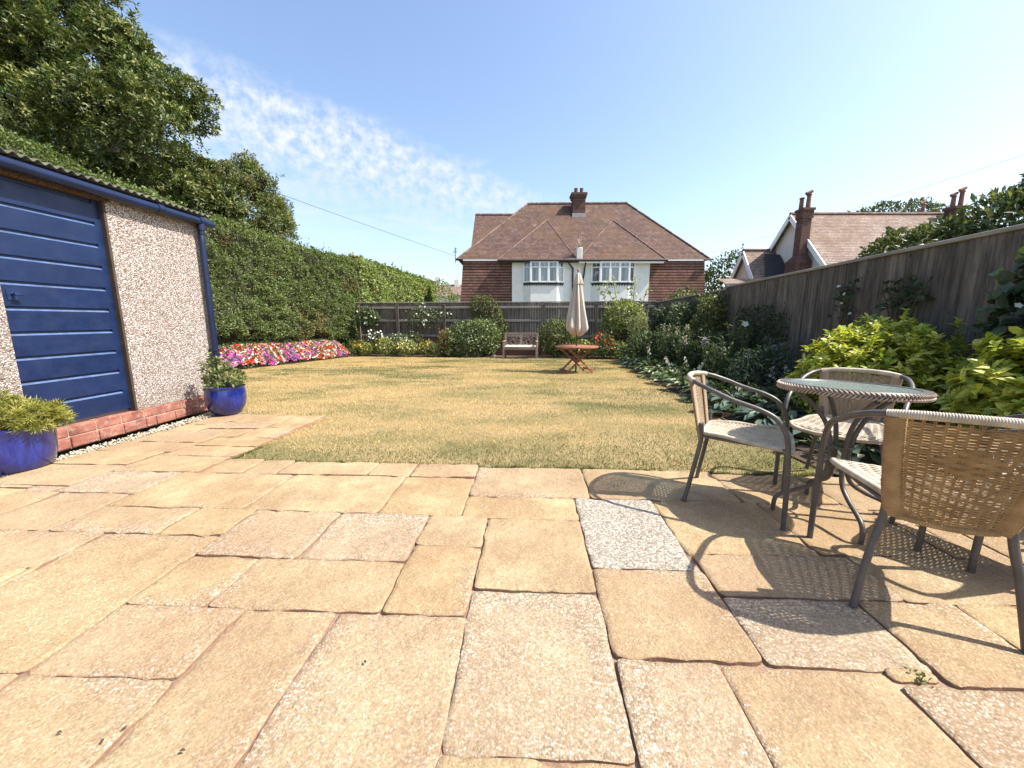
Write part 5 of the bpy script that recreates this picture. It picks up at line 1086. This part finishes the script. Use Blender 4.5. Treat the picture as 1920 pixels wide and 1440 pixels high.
# ------------------------------------------------------------------ garden bench
B=tag(empty('garden_bench',(.32,14.42,float(zg(14.42))-.02),R(-7.5)),'silvered wooden bench with lattice back between two round shrubs','bench')
hw=.64
for s in (-1,1):
    mb=MB(); mb.bar((s*(hw-.03),-.27,0),(s*(hw-.03),-.27,.62),.06,.06,(0,1,0),.004); mb.build('leg',M['bench'],B)
    mb=MB(); mb.bar((s*(hw-.03),.22,0),(s*(hw-.03),.20,.44),.06,.06,(0,1,0),.004); mb.bar((s*(hw-.03),.20,.44),(s*(hw-.03),.27,.93),.06,.055,(0,1,0),.004); mb.build('leg',M['bench'],B)
    mb=MB(); mb.box(s*(hw-.03)-.04,s*(hw-.03)+.04,-.32,.24,.62,.655,None,.01); mb.build('armrest',M['bench'],B)
mb=MB(); mb.box(-hw+.06,hw-.06,-.285,-.255,.33,.42); mb.box(-hw+.06,hw-.06,.18,.21,.33,.42)
for k in range(7): mb.box(-hw+.01,hw-.01,-.285+k*.072,-.285+k*.072+.06,.42,.44,None,.004)
mb.build('seat',M['bench'],B)
mb=MB(); yb=lambda z:.2+.07*(z-.44)/.49
mb.bar((-hw+.06,yb(.90),.90),(hw-.06,yb(.90),.90),.035,.085,(0,0,1),.004); mb.bar((-hw+.06,yb(.50),.50),(hw-.06,yb(.50),.50),.03,.06); mb.bar((0,yb(.5),.5),(0,yb(.88),.88),.05,.03,(0,1,0))
for s in (-1,1):
    x0,x1=(.03,hw-.07) if s>0 else (-hw+.07,-.03); z0,z1=.53,.86
    def q(u,v): return (x0+(x1-x0)*u,yb(z0+(z1-z0)*v),z0+(z1-z0)*v)
    for a,b_ in (((0,0),(1,1)),((0,1),(.5,.5)),((.5,.5),(1,0)),((.0,.72),(.36,.36)),((.0,.36),(.18,.18)),((1,.28),(.64,.64)),((1,.64),(.82,.82)),((.28,1),(.5,.64+.02)),((.72,0),(.5,.34)),((.62,1),(.72,.8)),((.38,0),(.28,.2))):
        mb.bar(q(*a),q(*b_),.028,.022)
    mb.bar(q(0,0),q(0,1),.03,.03,(0,1,0)); mb.bar(q(1,0),q(1,1),.03,.03,(0,1,0))
mb.build('backrest',M['bench'],B)
cu=MB(); nxs,nys=40,12; V_=[];F_=[]
for i in range(nxs+1):
    for j in range(nys+1):
        u,v=i/nxs,j/nys; e_=min(u,1-u)*1.15/.03; f_=min(v,1-v)*.44/.03; k=min(1,max(0,min(e_,f_)))**.5; V_.append((-.57+1.14*u,-.27+.44*v,.044*k+.006*math.sin(u*31)*k+.004*math.sin(v*17+u*9)*k))
for i in range(nxs):
    for j in range(nys): a=i*(nys+1)+j; F_.append([a,a+nys+1,a+nys+2,a+1])
n0=len(V_); V_+= [(-.57,-.27,0),(.57,-.27,0),(.57,.17,0),(-.57,.17,0)]; cu.add(V_,F_+[[n0+3,n0+2,n0+1,n0]])
c=cu.build('seat_cushion',M['cushion'],None,True); c.location=B.location+Vector((0,0,.441)); c.rotation_euler=B.rotation_euler; tag(c,'thin whitish cushion on the wooden bench','cushion')
# ------------------------------------------------------------------ folding table and parasol on the lawn
tz=float(zg(9.45))-.025
T=tag(empty('garden_table',(1.58,9.45,tz),R(20)),'round slatted reddish wooden folding table on the lawn','table')
mb=MB(); Rt=.53; w_=.078
k=-7
for i in range(14):
    x=(i-6.5)*w_; hl=math.sqrt(max(0,(Rt-.03)**2-(abs(x)+.0)**2)); 
    if hl>.06: mb.box(x-w_/2+.005,x+w_/2-.005,-hl,hl,.625,.645,None,.003)
n=48
for kk in range(n):
    a0,a1=2*math.pi*kk/n,2*math.pi*(kk+1)/n; ro,ri=Rt,Rt-.06; pts=[]
    for z in (.622,.650):
        for r_ in (ri,ro):
            for a in (a0,a1): pts.append((r_*math.cos(a),r_*math.sin(a),z))
    mb.add(pts,[[0,1,3,2],[4,6,7,5],[2,3,7,6],[0,4,5,1]])
mb.build('tabletop',M['redwood'],T)
for s in (-1,1):
    for (a,b_) in (((-.34,s*.22,.615),(.36,s*.22,0)),((.34,s*.17,.615),(-.36,s*.17,0))):
        mb=MB(); mb.bar(a,b_,.032,.055,(0,1,0),.003); mb.build('leg',M['redwood'],T)
mb=MB(); mb.box(.33,.37,-.22,.22,.06,.1); mb.box(-.37,-.33,-.17,.17,.06,.1); mb.box(-.36,-.32,-.24,.24,.58,.62); mb.box(.32,.36,-.24,.24,.58,.62); mb.box(-.02,.02,-.2,.2,.29,.33); mb.build('cross_rail',M['redwood'],T)
U=tag(empty('parasol',(1.58,9.45,tz)),'closed cream canvas parasol standing through the round wooden table','parasol')
mb=MB(); mb.tube([(0,0,0),(0,0,2.42)],.019,12); mb.build('pole',M['pole'],U,True)
mb=MB(); mb.lathe([(0,.0),(.024,.0),(.028,.05),(.012,.09),(0,.10)],12,(0,0,2.40)); mb.build('finial',M['redwood'],U,True)
def pleat(prof,n,amp,ph):
    V_=[];F_=[];m=96
    for r_,z in prof:
        for j in range(m):
            a=2*math.pi*j/m; f=abs(math.cos(a*n/2+ph)); w2=1-amp*(1-f**1.2)+.10*math.sin(3*a+z*3); zz=z+ (.05*math.sin(2*a+.6)+.03*math.sin(a*n/2*2)) * (1 if z<1.3 else 0)*max(0,(1.35-z)/.5)
            V_.append((r_*w2*math.cos(a+.15*math.sin(z*2)),r_*w2*math.sin(a+.15*math.sin(z*2)),zz))
    k=len(prof)
    for i in range(k-1):
        for j in range(m): F_.append([i*m+j,(i+1)*m+j,(i+1)*m+(j+1)%m,i*m+(j+1)%m])
    return V_,F_
mb=MB(); mb.add(*pleat([(.03,2.33),(.075,2.2),(.115,2.05),(.15,1.85),(.19,1.6),(.235,1.35),(.268,1.16),(.278,1.10),(.262,1.045),(.16,.965),(.03,.945)],8,.42,.3)); mb.build('canopy',M['canvas'],U,True)
mb=MB(); mb.add(*pleat([(.015,2.40),(.05,2.36),(.095,2.24),(.125,2.13),(.118,2.12)],8,.3,.3)); mb.build('vent_cap',M['canvas'],U,True)
# ------------------------------------------------------------------ wicker chairs
def tube_np(pts,r,sides,V_,F_,b):
    k=len(pts); T=np.gradient(pts,axis=0); T=unit(T); ref=np.array([0,0,1.]) if abs(T[:,2]).mean()<.8 else np.array([0,1.,0]); u=unit(ref-T*(T@ref)[:,None]); w2=np.cross(T,u)
    a=2*np.pi*np.arange(sides)/sides; rr_=np.broadcast_to(np.asarray(r,float),k)[:,None,None]
    v=pts[:,None]+(u[:,None]*np.cos(a)[None,:,None]+w2[:,None]*np.sin(a)[None,:,None])*rr_; V_.append(v.reshape(-1,3))
    i=np.arange(k-1)[:,None]*sides; j=np.arange(sides)[None]; j2=(j+1)%sides
    F_.append(np.stack([i+j,i+j2,i+sides+j2,i+sides+j],2).reshape(-1,4)+b); return b+k*sides
def wrap(mb,pts,r,pitch,n=10,flat=1.,ref=None):
    P=smoothpath(pts,10); L=[0]
    for a,b_ in zip(P,P[1:]): L.append(L[-1]+(b_-a).length)
    N=int(L[-1]/pitch*4); out=[];rad=[]
    for k in range(N+1):
        s=L[-1]*k/N; i=max(0,min(len(L)-2,int(np.searchsorted(L,s))-1)); f=(s-L[i])/max(1e-9,L[i+1]-L[i]); out.append(P[i].lerp(P[i+1],f)); rad.append(r*(1,.97,.86,.97)[k%4])
    mb.tube(out,rad,n,True,ref,flat)
def back_pt(s,t,bulge=0.):
    x=s*(.150+.062*np.power(np.clip(t,0,1.1),.75)); y=-.195-.055*t-.058*(1-s*s)*(.45+.55*t); z=.365+.355*t-.012*(1-s*s)*(1-t); return np.stack([x,y+bulge,z],-1)
def make_chair(label):
    t=tag(empty('wicker_chair',(0,0,0)),label,'chair','wicker chairs round the glass table')
    for s in (-1,1):
        mb=MB(); mb.tube(smoothpath([(s*.268,.235,0),(s*.27,.228,.25),(s*.27,.215,.44)],6),.0125,12); mb.build('leg',M['metal'],t,True)
        mb=MB(); mb.tube(smoothpath([(s*.21,-.255,0),(s*.182,-.222,.2),(s*.152,-.198,.37),(s*.165,-.20,.48)],6),.0125,12); mb.build('leg',M['metal'],t,True)
        mb=MB(); mb.tube(smoothpath([(s*.27,.215,.44),(s*.27,.198,.51),(s*.27,.155,.575),(s*.27,.08,.615),(s*.269,-.04,.650),(s*.262,-.13,.684),(s*.235,-.21,.712),(s*.20,-.25,.724)],7),.0125,12); mb.build('armrest',M['metal'],t,True)
        mb=MB(); mb.tube([(s*.268,.222,.415),(s*.235,.205,.412)],.009,10); mb.tube([(s*.155,-.195,.40),(s*.195,-.05,.405),(s*.235,.205,.412)],.008,8); mb.build('seat_rail',M['metal'],t,True)
    mb=MB(); wrap(mb,[(.20,-.25,.724),(.14,-.283,.733),(.07,-.301,.737),(0,-.306,.738),(-.07,-.301,.737),(-.14,-.283,.733),(-.20,-.25,.724)],.0155,.0065,12); mb.build('top_rail',M['canepale'],t,True)
    # woven back: weft strands over paired stakes
    V_=[];F_=[];b=0; ns=13; smax=.70; rows=74; seg=ns*4
    stak=np.linspace(-smax,smax,ns)
    for r_ in range(rows):
        tt=.02+.95*r_/(rows-1)
        in_l=[]
        s=np.linspace(-.74,.74,seg+1)
        lo=1-abs(tt-.64)/.17          # half width of the lozenge of flat strands
        wv=np.sin((s/smax*(ns-1)/2+.5*(r_%2)*2)*np.pi)*.0016
        pts=back_pt(s,np.full_like(s,tt)); pts[:,1]+=wv
        pts[:,2]+=np.random.RandomState(r_).normal(0,.0003)+.0007*np.sin(s*9+r_)
        if lo>0:
            hwz=.50*lo
            for part in (s<=-hwz,s>=hwz):
                if part.sum()>2: b=tube_np(pts[part],.00236,4,V_,F_,b)
        else: b=tube_np(pts,.00236,4,V_,F_,b)
    for s in stak:
        for o in (-.010,.010):
            q=np.linspace(0.,1.,14); b=tube_np(back_pt(np.full(14,s+o),q),.0021,4,V_,F_,b)
    for k in range(10):
        tt=.49+.30*(k+.5)/10; lo=1-abs(tt-.64)/.17; hwz=.52*max(lo,.12); s=np.linspace(-hwz,hwz,40); p=back_pt(s,np.full_like(s,tt)); p[:,1]+=np.sin((s/smax*(ns-1)/4+.5*(k%2)*2)*np.pi)*.0032
        for dz_ in (-.0036,.0,.0036): pp=p.copy(); pp[:,2]+=dz_; b=tube_np(pp,.0026,5,V_,F_,b)
    bk=rawmesh('backrest',np.concatenate(V_),np.concatenate(F_),M['cane'],t,smooth=True,uv=False)
    mb=MB()
    for s in (-1,1): wrap(mb,[tuple(back_pt(np.array(s*.86),np.array(q))) for q in (-.02,.2,.4,.6,.8,1.)],.030,.0075,12,.42,(1,0,0))
    wrap(mb,[tuple(back_pt(np.array(q),np.array(-.01))+np.array([0,0,.0])) for q in np.linspace(-.8,.8,7)],.0115,.007,10)
    mb.build('back_edging',M['cane'],t,True)
    # seat
    V_=[];F_=[];b=0; rows=84; 
    def seat_pt(x,v):
        hwid=np.interp(v,[0,.12,.85,1.],[.145,.175,.235,.205]); y=-.19+.43*v; z=.418-.016*np.sin(np.pi*v)*(1-(x)**2)+.012*np.sin(v*2*np.pi)*.5-.03*np.clip((v-.86)/.14,0,1)**2
        return np.stack([x*hwid,y+0*x,z+0*x],-1)
    x=np.linspace(-1,1,53)
    for r_ in range(rows):
        v=np.full_like(x,(r_+.5)/rows); p=seat_pt(x,v); p[:,2]+=np.sin((x*6+(r_//2%2))*np.pi)*.0028; b=tube_np(p,.0025,4,V_,F_,b)
    for k in range(13):
        q=np.linspace(0,1,24); b=tube_np(seat_pt(np.full(24,-.96+.16*k),q)+np.array([0,0,.0]),.003,4,V_,F_,b)
    rawmesh('seat',np.concatenate(V_),np.concatenate(F_),M['canepale'],t,smooth=True,uv=False)
    ring=[tuple(seat_pt(np.array(a_),np.array(v_))) for a_,v_ in ((-1,.0),(-1,.3),(-1,.6),(-1,.85),(-.9,.97),(-.5,1.),(0,1.),(.5,1.),(.9,.97),(1,.85),(1,.6),(1,.3),(1,.0),(.5,-.01),(0,-.015),(-.5,-.01),(-1,.0))]
    mb=MB(); wrap(mb,ring,.0125,.0055,10); mb.build('seat_edging',M['canepale'],t,True)
    return t
proto=make_chair('wicker chair on the lawn side of the glass table, seen side on, facing right')
def put(o,x,y,f):
    o.location=(x,y,-.008); o.rotation_euler=(0,0,math.atan2(-f[0],f[1]))
put(proto,1.363,2.195,(.82,-.57))
for x,y,f,lab in ((1.612,1.425,(.49,.871),'nearest wicker chair with its tan woven back turned to the viewer'),(2.10,2.36,(-.77,-.637),'wicker chair behind the glass table, facing the viewer against the border'),(2.26,1.59,(-.5,.865),'wicker chair mostly hidden behind the nearest chair at the right edge')):
    c=copy_tree(proto); put(c,x,y,f); c.scale=(1.035,)*3 if y<1.5 else (1,1,1); c['label']=lab
# glass topped table
T2=tag(empty('patio_table',(1.765,1.985,-.006),R(75)),'small round glass topped table with a braided wicker rim','table')
mb=MB(); mb.lathe([(0,.716),(.262,.716),(.266,.719),(.262,.723),(0,.723)],64); mb.build('glass_top',M['glasstop'],T2)
mb=MB(); mb.lathe([(.268,.69),(.30,.69),(.302,.72),(.296,.727),(.268,.727),(.264,.722),(.268,.69)],72); mb.build('rim',M['metal'],T2,True)
mb=MB(); nb=104
for k in range(nb):
    for row in (0,1):
        a=2*math.pi*(k+.5*row)/nb; a2=a+.075; z0,z1=(.688,.707) if row==0 else (.724,.705); rr_=.304
        mb.tube([(rr_*math.cos(a),rr_*math.sin(a),z0),((rr_+.006)*math.cos((a+a2)/2),(rr_+.006)*math.sin((a+a2)/2),(z0+z1)/2),(rr_*math.cos(a2),rr_*math.sin(a2),z1)],[.003,.005,.003],6,True,None,1.)
mb.build('braided_edge',M['braid'],T2,True)
for k in range(4):
    a=math.pi/2*k; c_,s_=math.cos(a),math.sin(a); prof=[(.24,.69),(.20,.665),(.13,.60),(.07,.50),(.045,.38),(.045,.28),(.07,.20),(.14,.15),(.22,.115),(.262,.09),(.278,.06),(.280,.0)]
    mb=MB(); mb.tube(smoothpath([(r_*c_,r_*s_,z) for r_,z in prof],5),.0115,12,True,(-s_,c_,0)); mb.build('leg',M['metal'],T2,True)
mb=MB(); 
for z in (.30,.40): mb.tube([(.055*math.cos(2*math.pi*k/24),.055*math.sin(2*math.pi*k/24),z) for k in range(25)],.006,8)
mb.build('brace_ring',M['metal'],T2,True)
ax_=Matrix.Rotation(-R(75),3,'Z')@Vector((-.745,.667,0))     # the top does not sit quite level
for o in T2.children:
    if o.name.split('.')[0] in ('glass_top','rim','braided_edge'): o.matrix_local=Matrix.Translation((0,0,.71))@Matrix.Rotation(R(2.8),4,ax_)@Matrix.Translation((0,0,-.704))
wd_=tag(empty('weed',(1.245,1.0,-.012)),'tiny green weed in a paving joint below the nearest chair','weed')
P=rng.normal(0,.012,(26,3)); P[:,2]=0; A,Nn=rnd_axis(np.tile([0,0,1.],(26,1)),.3,.3,.8); leaves('foliage',P,A,Nn,.018*rng.uniform(.6,1.3,26),.008,tint(26,(.10,.15,.04)),M['leaf'],wd_)
# loose bits lying on the paving
for k,(x,y) in enumerate(((-1.19,.843),(-1.045,.816),(-1.02,.859),(-.832,.80),(-.46,1.048))):
    P=np.array([[0,0,.004]]); c_=np.array([[.10,.055,.04]])
    o=leaves('dead_leaf',P,np.array([[math.cos(k*2.1),math.sin(k*2.1),.12]]),np.array([[0.1,0,1.]]),.015,.008,c_,M['leaf'],None,fold=.3,droop=.1,round_=True); o.location=(x,y,-.006); tag(o,'small dark dead leaf lying on the paving slabs','leaf','dead leaves on the paving')
